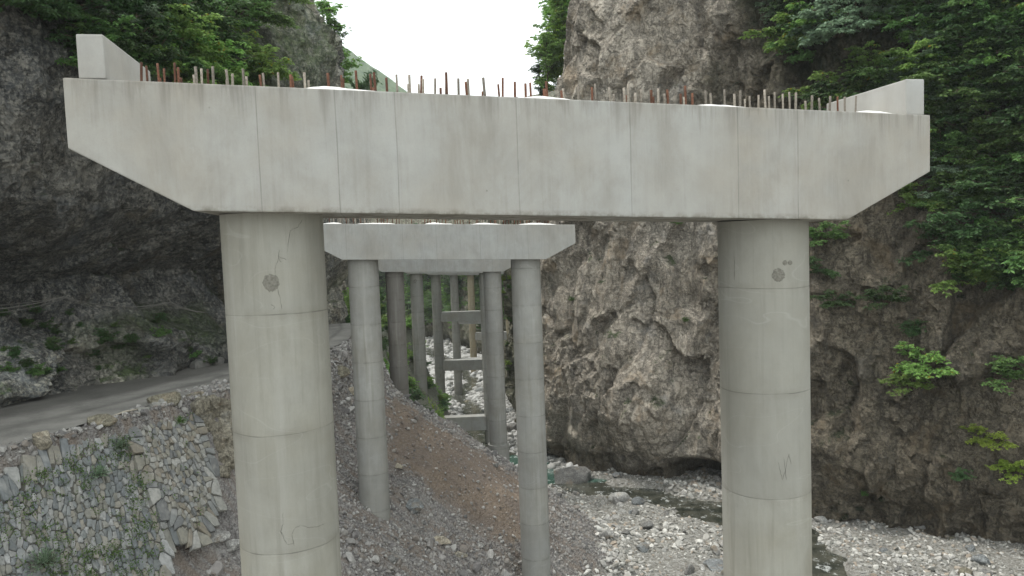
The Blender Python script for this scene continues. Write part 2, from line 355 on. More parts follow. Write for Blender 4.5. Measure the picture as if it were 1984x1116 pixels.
def ground_mat():
    s = NT('ground_rubble'); co = s.coord('World')
    n1 = s.noise(co, .5, 6, .6); n2 = s.noise(co, 5, 6, .7); v = s.vor(co, 7, 'F1', 'Color'); v2 = s.vor(co, 17, 'F1', 'Color'); vd = s.vor(co, 7); vd2 = s.vor(co, 17)
    bw = s.n('ShaderNodeRGBToBW'); s.l(v, bw.inputs[0]); bw2 = s.n('ShaderNodeRGBToBW'); s.l(v2, bw2.inputs[0])
    grey = s.ramp(n1, [(.35, (.115, .105, .10)), (.5, (.165, .15, .14)), (.68, (.21, .20, .185))])
    grey = s.mix(s.ramp(bw2.outputs[0], [(.3, 0.), (.8, .7)]), grey, (.34, .33, .31)); dsl = s.noise(s.coord('World', (.22, 1.5, .22), (0, 0, .12)), 1.2, 6, .6); grey = s.mix(s.ramp(dsl, [(.46, 0.), (.6, .75)]), grey, (.19, .155, .125)); grey = s.mix(s.ramp(dsl, [(.34, .6), (.44, 0.)]), grey, (.085, .08, .078))
    brn = s.ramp(n2, [(.35, (.155, .118, .085)), (.65, (.255, .20, .15))]); brn = s.mix(s.ramp(n1, [(.4, 0.), (.6, .6)]), brn, (.12, .10, .088))
    brn = s.mix(s.ramp(bw2.outputs[0], [(.72, 0.), (.85, .4)]), brn, (.22, .19, .165))
    bedc = s.ramp(bw.outputs[0], [(.2, (.17, .165, .145)), (.5, (.27, .265, .24)), (.8, (.38, .375, .35))])
    bedc = s.mix(s.ramp(n2, [(.42, 0.), (.65, .6)]), bedc, (.20, .185, .155))
    c = s.mix(s.math('MULTIPLY', s.attr('brown'), s.ramp(n2, [(.3, 1.), (.75, .8)])), grey, brn)
    bedc = s.mix(s.attr('farbed'), bedc, s.mix(n2, (.35, .345, .325), (.6, .6, .58))); c = s.mix(s.attr('bed'), c, bedc)
    soil = s.mix(s.ramp(n2, [(.35, 0.), (.55, 1.)]), (.05, .075, .03), (.20, .20, .165)); c = s.mix(s.attr('veg'), c, soil)
    h = s.math('ADD', s.math('MULTIPLY', vd2, -.5), s.math('MULTIPLY', vd, -.8)); h = s.math('ADD', h, s.math('MULTIPLY', n2, .8))
    return s.done(c, s.bump(h, .9, .12), .95)
M_GROUND = ground_mat()
vegm = np.clip((gyr-60)/8, 0, 1)*np.clip((GZ-bed(gyr)-1.0)/1.5, 0, 1)
g = link('ground', mesh_np('ground', GP, grid_faces(len(gx), len(gy)), True, {'brown': brown, 'bed': bedm, 'farbed': np.clip((gyr-64)/6, 0, 1), 'veg': vegm}), M_GROUND); tag(g, kind='structure')
def gz(x, y): return float(terrain(np.array([x]), np.array([y]))[0])
def gp(px, py, Y0=20, Y1=200):
    """where the camera ray through a pixel of the photograph meets the terrain"""
    Ys = np.arange(Y0, Y1, .1); d = ray_dir(px, py); d = d/d[1]; P = Ys[:, None]*d[None]
    Z = terrain(P[:, 0], P[:, 1]); k = np.argmax(P[:, 2] < Z)
    return Vector(P[k]) if (P[:, 2] < Z).any() else Vector(P[-1])

# road sheet
def ribbon(name, left, right, n, k, lift, mat, kind='structure', zf=None, wob=0):
    left, right = np.array(left, float), np.array(right, float)
    t = np.linspace(0, 1, n); tl = np.linspace(0, 1, len(left))
    A = np.stack([np.interp(t, tl, left[:, i]) for i in (0, 1)], 1); B = np.stack([np.interp(t, tl, right[:, i]) for i in (0, 1)], 1)
    w = np.linspace(0, 1, k); P = A[:, None]*(1-w)[None, :, None]+B[:, None]*w[None, :, None]; P = P.reshape(-1, 2)
    z = zf(P[:, 0], P[:, 1])+lift
    return tag(link(name, mesh_np(name, np.column_stack([P, z]), grid_faces(n, k), True, {'across': np.tile(w, n)}), mat), kind=kind)
def road_mat():
    s = NT('road_dirt'); co = s.coord('World'); n1 = s.noise(co, .8, 6, .6); n2 = s.noise(co, 9, 5, .7)
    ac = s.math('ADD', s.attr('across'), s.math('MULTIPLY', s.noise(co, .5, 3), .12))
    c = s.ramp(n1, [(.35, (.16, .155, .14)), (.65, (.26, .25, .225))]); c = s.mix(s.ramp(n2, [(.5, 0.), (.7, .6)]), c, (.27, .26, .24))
    c = s.mix(s.ramp(ac, [(.0, .75), (.52, .65), (.62, 0.), (.74, .0), (.80, .45), (.86, 0.)]), c, (.055, .052, .046))  # shade of the inner side painted into the road colour, plus a dark rut
    return s.done(c, s.bump(n2, .5, .05), .9)
ys = [4, 14, 20, 24, 28, 32, 36, 40, 46, 52, 58, 63, 68, 74]
ro = [(np.interp(y, TY, TXo)-.45, y) for y in ys]
def road_z(X, Y):
    P = np.stack([X, Y, 0*X], 1); return np.interp(Y, TY, TZr)+.05+.05*fbm(P, 1.5, 3, 77)
ri = [(-45, 8), (-36, 16), (-29, 23), (-24.5, 28), (-20.5, 31.5), (-18.5, 35), (-16.8, 38), (-15.6, 41), (-15.2, 46), (-15.4, 52), (-16.0, 58), (-17, 64), (-20, 69), (-24, 75)]
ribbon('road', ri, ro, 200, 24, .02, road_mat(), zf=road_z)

# water
def water_mat():
    s = NT('stream_water'); co = s.coord('World', (1, 1, 1)); n = s.noise(co, 2.2, 5, .6); sp_ = s.n('ShaderNodeSeparateXYZ'); s.l(s.coord('World'), sp_.inputs[0])
    deep = s.ramp(s.noise(co, .8, 5), [(.4, (.03, .034, .026)), (.6, (.085, .085, .066))])
    teal = s.math('MULTIPLY', s.math('GREATER_THAN', sp_.outputs[1], 61.0), s.math('LESS_THAN', sp_.outputs[1], 74.0))
    c = s.mix(teal, deep, (.05, .11, .085))
    foam = s.ramp(s.noise(s.coord('World', (1.0, .7, 1)), 1.5, 7, .75), [(.56, 0.), (.66, .8)]); c = s.mix(foam, c, (.55, .57, .55))
    s.b.inputs['Specular IOR Level'].default_value = .6
    return s.done(c, s.bump(n, .35, .06), s.mix(foam, (.07, .07, .07), (.6, .6, .6)))
T = np.zeros_like(RIV); T[1:-1] = RIV[2:]-RIV[:-2]; T[0] = RIV[1]-RIV[0]; T[-1] = RIV[-1]-RIV[-2]; T /= np.linalg.norm(T, axis=1)[:, None]
Nn = np.stack([-T[:, 1], T[:, 0]], 1)*(RW*1.6)[:, None]
ribbon('stream', RIV+Nn, RIV-Nn, 240, 14, 0, water_mat(), zf=lambda X, Y: bed(Y)-.28)

# ------------------------------------------------------------------ cliffs
def smooth_poly(P, n):
    P = np.array(P, float); d = np.concatenate([[0], np.cumsum(np.linalg.norm(np.diff(P[:, :2], axis=0), axis=1))])
    t = np.linspace(0, d[-1], n); Q = np.stack([np.interp(t, d, P[:, i]) for i in range(P.shape[1])], 1)
    for _ in range(max(2, int(n/len(P)/4))):
        Q[1:-1] = (Q[:-2]+2*Q[1:-1]+Q[2:])/4
    return Q, t
def cliff(name, pts, nu_weights, zlist, prof, side, mat, seed, amp=1.0, moss=None):
    """pts: (x,y,...) base line; nu_weights: function giving resampling density; zlist: heights; prof(Q,z)->outward offset"""
    Q, t = smooth_poly(pts, 4000)
    dens = nu_weights(Q); cs = np.concatenate([[0], np.cumsum(dens[1:]*np.diff(t))]); n = int(cs[-1])
    tt = np.interp(np.linspace(0, cs[-1], n), cs, t); Q = np.stack([np.interp(tt, t, Q[:, i]) for i in range(Q.shape[1])], 1)
    Ts = np.gradient(Q[:, :2], axis=0); kx = 31; ker = np.ones(kx)/kx
    for i in (0, 1): Ts[:, i] = np.convolve(np.pad(Ts[:, i], kx//2, 'edge'), ker, 'valid')
    Ts /= np.linalg.norm(Ts, axis=1)[:, None]; N = np.stack([Ts[:, 1], -Ts[:, 0]], 1)*side
    nz = len(zlist); X = np.repeat(Q[:, 0], nz); Yv = np.repeat(Q[:, 1], nz); Zv = np.tile(zlist, n); NX = np.repeat(N[:, 0], nz); NY = np.repeat(N[:, 1], nz)
    off = prof(X, Yv, Zv); P = np.stack([X+NX*off, Yv+NY*off, Zv], 1)
    d = fbm(P, 9, 3, seed)*1.3
    tilt = P@np.array([[1, .1, .35], [-.1, 1, .2], [-.35, .1, .8]])
    wq = np.stack([noise(P, 3, seed+5), noise(P, 3, seed+6), noise(P, 3, seed+7)], 1); wf = np.stack([noise(P, .7, seed+8), noise(P, .7, seed+9), noise(P, .7, seed+11)], 1)
    rough = np.clip(.55+.9*noise(P, 6, seed+90), .15, 1)
    blur = lambda a: (lambda A: ((np.pad(A, 1, 'edge')[:-2, 1:-1]+np.pad(A, 1, 'edge')[2:, 1:-1]+np.pad(A, 1, 'edge')[1:-1, :-2]+np.pad(A, 1, 'edge')[1:-1, 2:])/6+A/3).ravel())(a.reshape(n, nz))
    d += blur((facets((tilt+.9*wq)*[1, 1, .55], 4.2, seed+10, .26, .30)))+blur(facets((tilt+.35*wq+.15*wf)*[1.1, 1, .65], 1.7, seed+20, .24, .44))*(.5+.5*rough)+facets((tilt+.12*wf)*[1, 1, .8], .62, seed+26, .20, .44)*rough
    d += fbm(P*[1, 1, .6], 3.2, 4, seed+40, .5, True)*.28+fbm(P, .45, 3, seed+60, .55)*.09*rough
    d *= amp
    P[:, 0] += NX*d; P[:, 1] += NY*d; P[:, 2] += .35*fbm(P, 2.0, 3, seed+80)*amp
    at_ = dict(zip(('moss', 'tone'), moss(P))) if moss else None
    o = link(name, mesh_np(name, P, grid_faces(n, nz), False, at_), mat); tag(o, kind='structure'); return o, P

RPTS = [(75, 5), (55, 20), (42, 30), (35, 36), (29.3, 41), (23.5, 46), (19.6, 48.3), (16.5, 53.8), (12.9, 57.6), (9.0, 60.6), (5.7, 64.4), (3.3, 69.5), (.9, 76), (-.2, 86), (-.1, 105), (3.0, 125), (4.5, 145), (3, 160), (-5, 171), (-12, 187), (-22, 212), (-45, 248), (-90, 275)]
def rprof(X, Y, Z):
    zb = bed(Y); h = Z-zb
    lean = np.interp(X, [-5, 6, 14, 30], [.10, .05, .12, .16]); zk = np.interp(Y, [30, 50, 68, 76, 84, 95, 200], [22, 22, 18, 7, 6, 8, 4])
    l2 = np.interp(Y, [30, 60, 76, 100], [.35, .35, .42, .9])
    o = -lean*np.maximum(h, 0)-l2*np.maximum(Z-zk, 0)
    o += np.interp(h, [0, 1.2, 2.6, 5, 12], [-.6, -.5, .25, .7, 0])      # undercut at the water line
    cave = np.exp(-(np.abs(X-13.6)/1.9)**4-(np.maximum(h+.6, 0)/2.3)**4)*np.clip((Y-50)/2, 0, 1)*6.5
    bulge = 1.6*np.exp(-((X-10)/4)**2-((h-7)/5)**2)-1.3*np.exp(-((X-14)/1.6)**2-((h-10)/9)**2)-.9*np.exp(-((X-6.5)/1.2)**2-((h-14)/12)**2)
    return o-cave+bulge
zr_ = np.concatenate([np.arange(-23, 24, .19), np.arange(24, 48, 1.0)])
zr_full = np.concatenate([np.arange(-30, -23, .5), zr_])
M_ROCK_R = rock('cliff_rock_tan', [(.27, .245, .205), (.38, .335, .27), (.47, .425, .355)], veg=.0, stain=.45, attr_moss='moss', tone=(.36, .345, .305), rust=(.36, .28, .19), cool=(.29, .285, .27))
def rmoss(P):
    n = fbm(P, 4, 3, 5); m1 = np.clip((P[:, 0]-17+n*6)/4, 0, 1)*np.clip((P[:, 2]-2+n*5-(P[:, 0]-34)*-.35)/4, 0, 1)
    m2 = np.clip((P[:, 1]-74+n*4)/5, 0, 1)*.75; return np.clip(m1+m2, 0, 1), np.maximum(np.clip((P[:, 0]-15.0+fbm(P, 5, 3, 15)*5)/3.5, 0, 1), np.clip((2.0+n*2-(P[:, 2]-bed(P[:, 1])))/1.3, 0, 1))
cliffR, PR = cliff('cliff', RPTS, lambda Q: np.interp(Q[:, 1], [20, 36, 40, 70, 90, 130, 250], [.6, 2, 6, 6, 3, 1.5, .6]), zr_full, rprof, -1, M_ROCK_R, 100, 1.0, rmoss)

LPTS = [(-60, -5), (-45, 6), (-34.5, 13), (-28, 20), (-22.8, 26.4), (-19.7, 31.0), (-17.8, 35), (-16.3, 38.5), (-15.3, 43), (-14.6, 50), (-14.1, 57), (-14.7, 63), (-18.0, 70), (-26, 78), (-32, 95), (-36, 130), (-44, 170), (-62, 230), (-95, 285)]
def lprof(X, Y, Z):
    o = np.interp(Z, [-9, -6, -5, -3.8, -2.4, -1.0, .4, 2, 6, 12, 18, 26, 45], [.2, .3, -.5, -1.2, -2.0, -2.3, -.2, 1.8, 2.5, 2.7, 1.5, -2.5, -16])
    near = np.clip((70-Y)/6, 0, 1); far = -.75*np.maximum(Z+4, 0)
    o2 = np.interp(Z, [-9, -6, -3.5, -1.5, 0, 2, 8, 12, 16, 21, 30, 45], [.2, .2, -.3, .3, .9, 1.1, 1.2, 1.2, .6, -1.6, -7, -18])
    k = np.clip((Y-44)/8, 0, 1); o = o*(1-k)+o2*k
    # wooded shelf above the overhang
    sh = np.clip((Z-8.5)/3, 0, 1)*np.clip((Y-28)/5, 0, 1)*np.clip((56-Y)/6, 0, 1); o = o-sh*(.55*(Z-8.5))
    return o*near+far*(1-near)
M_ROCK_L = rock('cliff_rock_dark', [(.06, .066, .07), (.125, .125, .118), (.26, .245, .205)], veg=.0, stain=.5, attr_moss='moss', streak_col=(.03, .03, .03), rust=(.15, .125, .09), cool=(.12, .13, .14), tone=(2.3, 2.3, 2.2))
def lmoss(P):
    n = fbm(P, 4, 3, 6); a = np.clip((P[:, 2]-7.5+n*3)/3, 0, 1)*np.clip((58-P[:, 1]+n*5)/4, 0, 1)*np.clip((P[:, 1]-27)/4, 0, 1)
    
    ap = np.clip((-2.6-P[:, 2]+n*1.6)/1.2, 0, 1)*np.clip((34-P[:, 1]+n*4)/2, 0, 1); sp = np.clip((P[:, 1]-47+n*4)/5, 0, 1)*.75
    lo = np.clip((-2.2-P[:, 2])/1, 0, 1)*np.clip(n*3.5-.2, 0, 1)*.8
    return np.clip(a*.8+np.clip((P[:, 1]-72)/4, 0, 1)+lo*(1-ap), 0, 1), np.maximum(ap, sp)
zl_ = np.concatenate([np.arange(-9, 22, .17), np.arange(22, 46, 1.0)])
zl_far = np.concatenate([np.arange(-26, -9, 1.5), zl_])
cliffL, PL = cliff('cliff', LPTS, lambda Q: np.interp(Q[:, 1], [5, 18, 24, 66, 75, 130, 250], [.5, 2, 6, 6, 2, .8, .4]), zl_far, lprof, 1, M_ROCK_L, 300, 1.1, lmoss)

# far hill
def hill():
    nx, ny = 160, 90; xs = np.linspace(-520, 330, nx); ts = np.linspace(0, 1, ny)
    rx = [-520, -330, -220, -158, -130, -92, -40, 40, 120, 330]; rz = [330, 250, 200, 180, 163, 132, 92, 62, 70, 150]
    X, Tt = np.meshgrid(xs, ts, indexing='ij'); X = X.ravel(); Tt = Tt.ravel(); top = np.interp(X, rx, rz)
    Y = 330+Tt*290; Z = -35+(top+35)*Tt**1.1; P = np.stack([X, Y, Z], 1); Z = Z+fbm(P, 60, 5, 8)*10*np.clip(Tt*2, 0, 1)+fbm(P, 6, 3, 9)*1.5
    # rear side
    P[:, 2] = Z
    s = NT('hill_forest'); co = s.coord('World'); n = s.noise(co, .12, 8, .75); c = s.ramp(n, [(.35, (.07, .115, .06)), (.55, (.14, .20, .10)), (.7, (.24, .27, .17))])  # greens paled so that distance haze is painted into the hill colour
    o = link('hill', mesh_np('hill', P, grid_faces(nx, ny), True), s.done(c, s.bump(n, 1.0, 6), .95)); tag(o, kind='structure')
hill()

dg = bpy.context.evaluated_depsgraph_get()
def bvh_of(P, o):
    f = [tuple(p.vertices) for p in o.data.polygons]; return BVHTree.FromPolygons([tuple(v) for v in P], f)
BR, BL = bvh_of(PR, cliffR), bvh_of(PL, cliffL)
def hit(px, py, which=None):
    d = Vector(ray_dir(px, py)); best = None
    for B in ([BR, BL] if which is None else [which]):
        l, n, i, dist = B.ray_cast(Vector((0, 0, 0)), d)
        if l is not None and (best is None or dist < best[2]): best = (l, n if n.dot(d) < 0 else -n, dist)
    return best

# ------------------------------------------------------------------ bents of the bridge
def s_of_px(px, W0, h):
    lo, hi = -7, 7
    for _ in range(40):
        mid = (lo+hi)/2
        if proj(W0(mid, h))[0][0] < px: lo = mid
        else: hi = mid
    return lo
def prism(poly, y0, y1, bev=.025):
    """polygon in x,z extruded along y, edges bevelled -> bmesh"""
    bm = bmesh.new(); a = [bm.verts.new((x, y0, z)) for x, z in poly]; b = [bm.verts.new((x, y1, z)) for x, z in poly]
    bm.faces.new(a); bm.faces.new(b[::-1]); n = len(poly)
    for i in range(n): bm.faces.new((a[i], b[i], b[(i+1) % n], a[(i+1) % n]))
    bmesh.ops.recalc_face_normals(bm, faces=bm.faces)
    if bev: bmesh.ops.bevel(bm, geom=list(bm.edges), offset=bev, segments=2, affect='EDGES', profile=.6)
    return bm
def bm_obj(name, bm, mat, parent, smooth=False):
    me = bpy.data.meshes.new(name); bm.to_mesh(me); bm.free()
    for p in me.polygons: p.use_smooth = smooth
    return link(name, me, mat, parent)
def cyl_np(r, z0, z1, seg=72, nz=24, wob=.0):
    th = np.linspace(0, 2*np.pi, seg, endpoint=False); zz = np.linspace(z0, z1, nz)
    V = np.stack([np.tile(np.cos(th)*r, nz), np.tile(np.sin(th)*r, nz), np.repeat(zz, seg)], 1)
    i = np.arange(seg); j = (i+1) % seg; F = np.concatenate([np.stack([k*seg+i, k*seg+j, (k+1)*seg+j, (k+1)*seg+i], 1) for k in range(nz-1)])
    V = np.concatenate([V, [[0, 0, z0], [0, 0, z1]]]); a = len(V)-2
    C1 = np.stack([j, i, np.full(seg, a)], 1); C2 = np.stack([(nz-1)*seg+i, (nz-1)*seg+j, np.full(seg, a+1)], 1)
    return V, [F, np.concatenate([C1, C2])]
def tube_np(pts, rad, seg=7, cap=True):
    P = np.array(pts, float); n = len(P); R = np.array(rad, float)*np.ones(n); T = np.gradient(P, axis=0) if n > 2 else np.repeat((P[1:]-P[:1]), 2, 0)
    T /= np.linalg.norm(T, axis=1)[:, None]+1e-9; V = []
    u = np.cross(T[0], [0, 0, 1.0]);  u = u if np.linalg.norm(u) > .1 else np.cross(T[0], [0, 1.0, 0])
    for k in range(n):
        u = u-T[k]*(u@T[k]); u /= np.linalg.norm(u); w = np.cross(T[k], u); th = np.linspace(0, 2*np.pi, seg, endpoint=False)
        V.append(P[k]+R[k]*(np.cos(th)[:, None]*u+np.sin(th)[:, None]*w))
    V = np.concatenate(V+[P[:1], P[-1:]]); i = np.arange(seg); j = (i+1) % seg
    F = np.concatenate([np.stack([k*seg+i, k*seg+j, (k+1)*seg+j, (k+1)*seg+i], 1) for k in range(n-1)])
    a = n*seg; C = np.concatenate([np.stack([j, i, np.full(seg, a)], 1), np.stack([(n-1)*seg+i, (n-1)*seg+j, np.full(seg, a+1)], 1)])
    return V, F, C
def tubes_obj(name, lst, mat, parent=None, seg=6, smooth=True):
    Vs, Fs, Cs = [], [], []; o = 0
    for pts, rad in lst:
        V, F, C = tube_np(pts, rad, seg); Vs.append(V); Fs.append(F+o); Cs.append(C+o); o += len(V)
    return link(name, mesh_np(name, np.concatenate(Vs), [np.concatenate(Fs), np.concatenate(Cs)], smooth), mat, parent)

def rust_mat(name, cols):
    s = NT(name); co = s.coord('Object'); n = s.noise(co, 25, 5, .7); o = s.objrand()
    c = s.ramp(n, [(.35, cols[0]), (.6, cols[1])]); hs = s.n('ShaderNodeHueSaturation'); s.l(c, hs.inputs['Color']); s.l(s.math('MULTIPLY_ADD', o, .7, .6), hs.inputs['Value'])
    return s.done(hs.outputs[0], s.bump(n, .8, .01), .85)
M_RUST = rust_mat('rusty_steel', [(.075, .035, .025), (.16, .075, .045)]); M_MORT = rust_mat('mortared_steel', [(.17, .145, .115), (.31, .28, .235)])
M_COL1 = concrete('concrete_column', (.355, .35, .31), (.30, .285, .23), rings=(1.65, .905, False), streak=.3)
M_COLF = concrete('concrete_column_far', (.31, .31, .29), (.27, .26, .225), rings=(1.75, 0, True), streak=.4, dark=.7)
M_CAPF = concrete('concrete_cap_far', (.34, .345, .33), (.30, .285, .25), joints_x=[-4.4, -1.9, -.4, 1.6, 3.8], streak=.7)
M_BLK = concrete('concrete_block', (.42, .42, .40), (.36, .34, .30), streak=.35)
M_BED = simple('pale_mortar', (.72, .71, .68), .9, .12, 4)
M_PATCH = simple('mortar_patch', (.235, .225, .19), .95, .5, 30)
M_CRACK = simple('crack_line', (.15, .14, .12), .95, .5, 30)

L_, C_, S_, H_, H1_, T_ = 6.03, 4.62, 3.79, 1.607, .857, 2.02
# (x, y, z of cap underside, yaw, crossfall, base z left, base z right)
BENTS = [(.347, 11.33, .302, .184, -.0426), (-3.08, 34.8, -.83, .12, -.037), (-5.30, 57.9, -2.33, .077, -.036), (-6.67, 81.5, -3.5, .035, -.03), (-6.95, 105, -4.75, -.01, -.02), (-6.2, 128, -5.9, -.05, -.01), (-4.6, 151, -7.05, -.08, 0)]
LABELS = ['nearest grey concrete bridge pier with rows of rebar on its wide cap beam', 'second concrete bridge pier with two tall columns standing on the gravel slope',
          'third concrete bridge pier with a dark stained column and a wide column footing', 'concrete bridge pier whose low beam joins the grassy bank above the stream',
          'far concrete bridge pier with two crossbeams between its columns over white gravel', 'distant slim bridge pier standing in the rapids behind the doubly braced pier', 'farthest bridge pier in the row, its column stained yellow brown']
def column(root, s, zb_w, ztop, bx, r=.7, name='column', mat=None):
    zb = zb_w-root.location.z; V, F = cyl_np(r, zb, ztop-root.location.z, 96 if bx == 0 else 40, 3)
    V[:, 0] += s
    return link(name, mesh_np(name, V, F, True), mat, root)
def shade_cyl(o):
    me = o.data; bm = bmesh.new(); bm.from_mesh(me)
    for e in bm.edges:
        if len(e.link_faces) == 2 and e.link_faces[0].normal.angle(e.link_faces[1].normal, 0) > .8: e.smooth = False
    bm.to_mesh(me); bm.free()
bent_roots = []; caps = []; cols = []
for bi, (bx, by, bz, yaw, tau) in enumerate(BENTS):
    cy, sy = math.cos(yaw), math.sin(yaw)
    ends = [(bx-S_*cy, by-S_*sy), (bx+S_*cy, by+S_*sy)]
    gnd = [gz(*e) for e in ends]; base = min(gnd)
    if bi == 0: base = min(base, -12.5)
    root = empty('bridge_pier', (bx, by, base), yaw); bent_roots.append(root)
    tag(root, LABELS[bi], 'bridge pier', 'piers of the unfinished bridge along the gorge')
    zl = bz-base
    mcap = M_CAPF
    def W0(s, h):
        return np.array([bx+cy*s+sy*T_/2, by+sy*s-cy*T_/2, bz+h+tau*s])
    if bi == 0:
        js = [s_of_px(px, W0, .9) for px in (500, 653, 769, 1003, 1222, 1430, 1546)]
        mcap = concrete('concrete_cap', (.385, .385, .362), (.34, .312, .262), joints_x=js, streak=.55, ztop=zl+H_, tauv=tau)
    poly = [(-L_, zl+H_-tau*L_), (-L_, zl+H_-H1_-tau*L_), (-C_, zl-tau*C_), (C_, zl+tau*C_), (L_, zl+H_-H1_+tau*L_), (L_, zl+H_+tau*L_)]
    cap = bm_obj('cap_beam', prism(poly, -T_/2, T_/2, .02), mcap, root)
    cap.data.update(); caps.append(cap)
    for k, sgn in enumerate((-1, 1)):
        mc = M_COL1 if bi == 0 else M_COLF
        if bi == 2 and k == 0: mc = concrete('concrete_column_stained', (.22, .21, .19), (.17, .155, .13), rings=(1.75, 0, True), streak=.8)
        if bi == 6: mc = concrete('concrete_column_yellowed', (.36, .32, .23), (.33, .27, .17), rings=(1.75, 0, True), streak=.5)
        c = column(root, sgn*S_, gnd[k]-1.0 if bi else -14.0, bz+tau*sgn*S_+.01, bi, mat=mc); shade_cyl(c); cols.append(c)
    # end walls on the cap
    if bi < 1:
        for sgn, ins, w in ((-1, .18, .31), (1, .10, .31)):
            x0 = sgn*(L_-ins); x1 = x0-sgn*w; z0 = zl+H_+tau*x0-.005; hh = .54
            pl = [(x0, z0), (x0, z0+hh), (x1, z0+hh), (x1, z0)]
            b = prism(pl, -T_/2+.004, T_/2-.004, .022); o = bm_obj('end_wall', b, M_BLK, cap)
    # cross beams
    def beam(za, zb_, w=.9, xa=-S_+.55, xb=S_-.55):
        o = bm_obj('crossbeam', prism([(xa, za-base), (xa, zb_-base), (xb, zb_-base), (xb, za-base)], -w/2, w/2, .02), M_CAPF, root)
    if bi == 3: beam(-21.0, -19.45, 1.2)
    if bi == 4: beam(-11.35, -10.0, 1.2); beam(-18.35, -16.9, 1.2)
    if bi == 5: beam(-14.4, -12.9, 1.2); beam(-21.9, -20.4, 1.2)
    if bi == 6: beam(-20.4, -18.85, 1.2)
    if bi == 2:
        V, F = cyl_np(.84, bed(57.9)-1.5-base, -16.2-base, 48, 3); V[:, 0] += S_; o = link('column_footing', mesh_np('column_footing', V, F, True), M_COLF, root); shade_cyl(o)

# rebar and mortar beds on the first two caps
def bar_mesh(name, h, r, lean, mat, parent, loc):
    n = 5; z = np.linspace(-.01, h, n); P = np.stack([lean[0]*z, lean[1]*z, z], 1); V, F, C = tube_np(P, r, 7)
    o = link(name, mesh_np(name, V, [F, C], True), mat, parent); o.location = loc; return o
r0 = bent_roots[0]; bx, by, bz, yaw, tau = BENTS[0]; zl0 = bz-r0.location.z
bars = [(272, 1, 1), (284, .9, 1), (307, 1.15, 1), (312, .5, 1), (318, .95, 1), (338, 1.2, 1), (345, 1, 1), (350, .3, 1), (380, 1, 0), (376, .5, 0), (390, .85, 0), (402, 1, 1), (412, .95, 0), (441, .9, 0), (449, .7, 0), (440, .4, 0), (471, 1.1, 0), (477, .6, 0), (506, .85, 1), (511, .8, 0), (539, .85, 0), (563, .9, 1), (568, .7, 1), (591, 1, 0), (597, .7, 0), (636, 1, 1), (662, 1.15, 1), (665, .7, 1), (691, 1.1, 1), (719, 1, 1), (727, 1.05, 1), (723, .5, 1), (750, .95, 1), (769, 1, 0), (794, 1.1, 0), (791, .5, 0), (815, 1.25, 1), (819, 1.0, 0), (811, .5, 0), (842, 1, 0), (853, .4, 1), (865, 1.2, 1), (863, .9, 0), (888, 1.1, 0), (904, .95, 1), (908, 1.1, 0), (934, .45, 1), (939, 1.1, 0), (967, .9, 1), (973, 1.25, 1), (997, .9, 1), (1002, .3, 1), (1018, .9, 1), (1029, 1.1, 1), (1054, .8, 1), (1060, 1.15, 1), (1058, .6, 1), (1089, .6, 1), (1092, .8, 0), (1120, .9, 0), (1147, .8, 1), (1153, .95, 0), (1182, 1, 0), (1188, .5, 0), (1210, .9, 0), (1216, 1.2, 0), (1213, .5, 1), (1231, .7, 0), (1242, .9, 0), (1262, .8, 1), (1266, .6, 1), (1275, 1, 0), (1287, .6, 0), (1294, 1.05, 1), (1319, .9, 1), (1328, 1.15, 1), (1325, .5, 0), (1341, .85, 1), (1367, .9, 0), (1378, 1.0, 0), (1404, 1.1, 0), (1423, .8, 0), (1433, 1.0, 0), (1443, .6, 0)]
bars += [(1453, .9, 0), (1469, 1, 0), (1483, 1.15, 0), (1490, .9, 0), (1501, 1.1, 0), (1517, .95, 0), (1530, 1.2, 0), (1541, 1.1, 0), (1561, .6, 0), (1572, 1.1, 0), (1589, 1.1, 0), (1607, .9, 0), (1623, 1.1, 1), (1637, 1.0, 0), (1657, 1.1, 0)]
bars = [b for i, b in enumerate(bars)][:100]
ridx = 0
for px, hf, rusty in bars:
    d = random.choice([.22, .34, .34, .5, .75]); dd = -T_/2+d
    def W1(s, h): return np.array([bx+cyw*s-syw*dd, by+syw*s+cyw*dd, bz+h+tau*s])
    cyw, syw = math.cos(yaw), math.sin(yaw)
    s = s_of_px(px, W1, H_+.2)
    h = .235*hf+random.uniform(-.02, .03)+d*.13
    bar_mesh('rebar', h, random.uniform(.014, .020), (random.gauss(0, .03), random.gauss(0, .03)), M_RUST if rusty else M_MORT, caps[0], (s, dd, zl0+H_+tau*s-.004))
def mound(s0, s1, root, zl, tau, h=.12, name='mortar_bed', d0=.06, d1=1.0):
    h *= .8; sd_ = random.uniform(0, 50)
    nx, ny = 40, 10; V = []
    for i in range(nx):
        for j in range(ny):
            u, v = i/(nx-1), j/(ny-1); s = s0+(s1-s0)*u; e = (math.sin(math.pi*u)**.55)*(math.sin(math.pi*min(1, v*1.0))**.5)
            V.append((s, -T_/2+d0+(d1-d0)*v, zl+H_+tau*s-.012+h*e*(1+.9*fbm(np.array([[s*1.7, v*2, sd_]]), 1, 4)[0])+.012*(e > .01)))
    link(name, mesh_np(name, V, grid_faces(nx, ny), True), M_BED, caps[0] if root is r0 else caps[1])
for a, b, h in ((196, 292, .06), (572, 768, .11), (1000, 1122, .09), (1343, 1462, .10), (1655, 1742, .09)):
    f = lambda s, hh: np.array([bx+cyw*s+syw*.9, by+syw*s-cyw*.9, bz+hh+tau*s])
    mound(s_of_px(a, f, H_+.05), s_of_px(b, f, H_+.05), r0, zl0, tau, h)
r1 = bent_roots[1]; _, _, z2, _, tau2 = BENTS[1]; zl1 = z2-r1.location.z
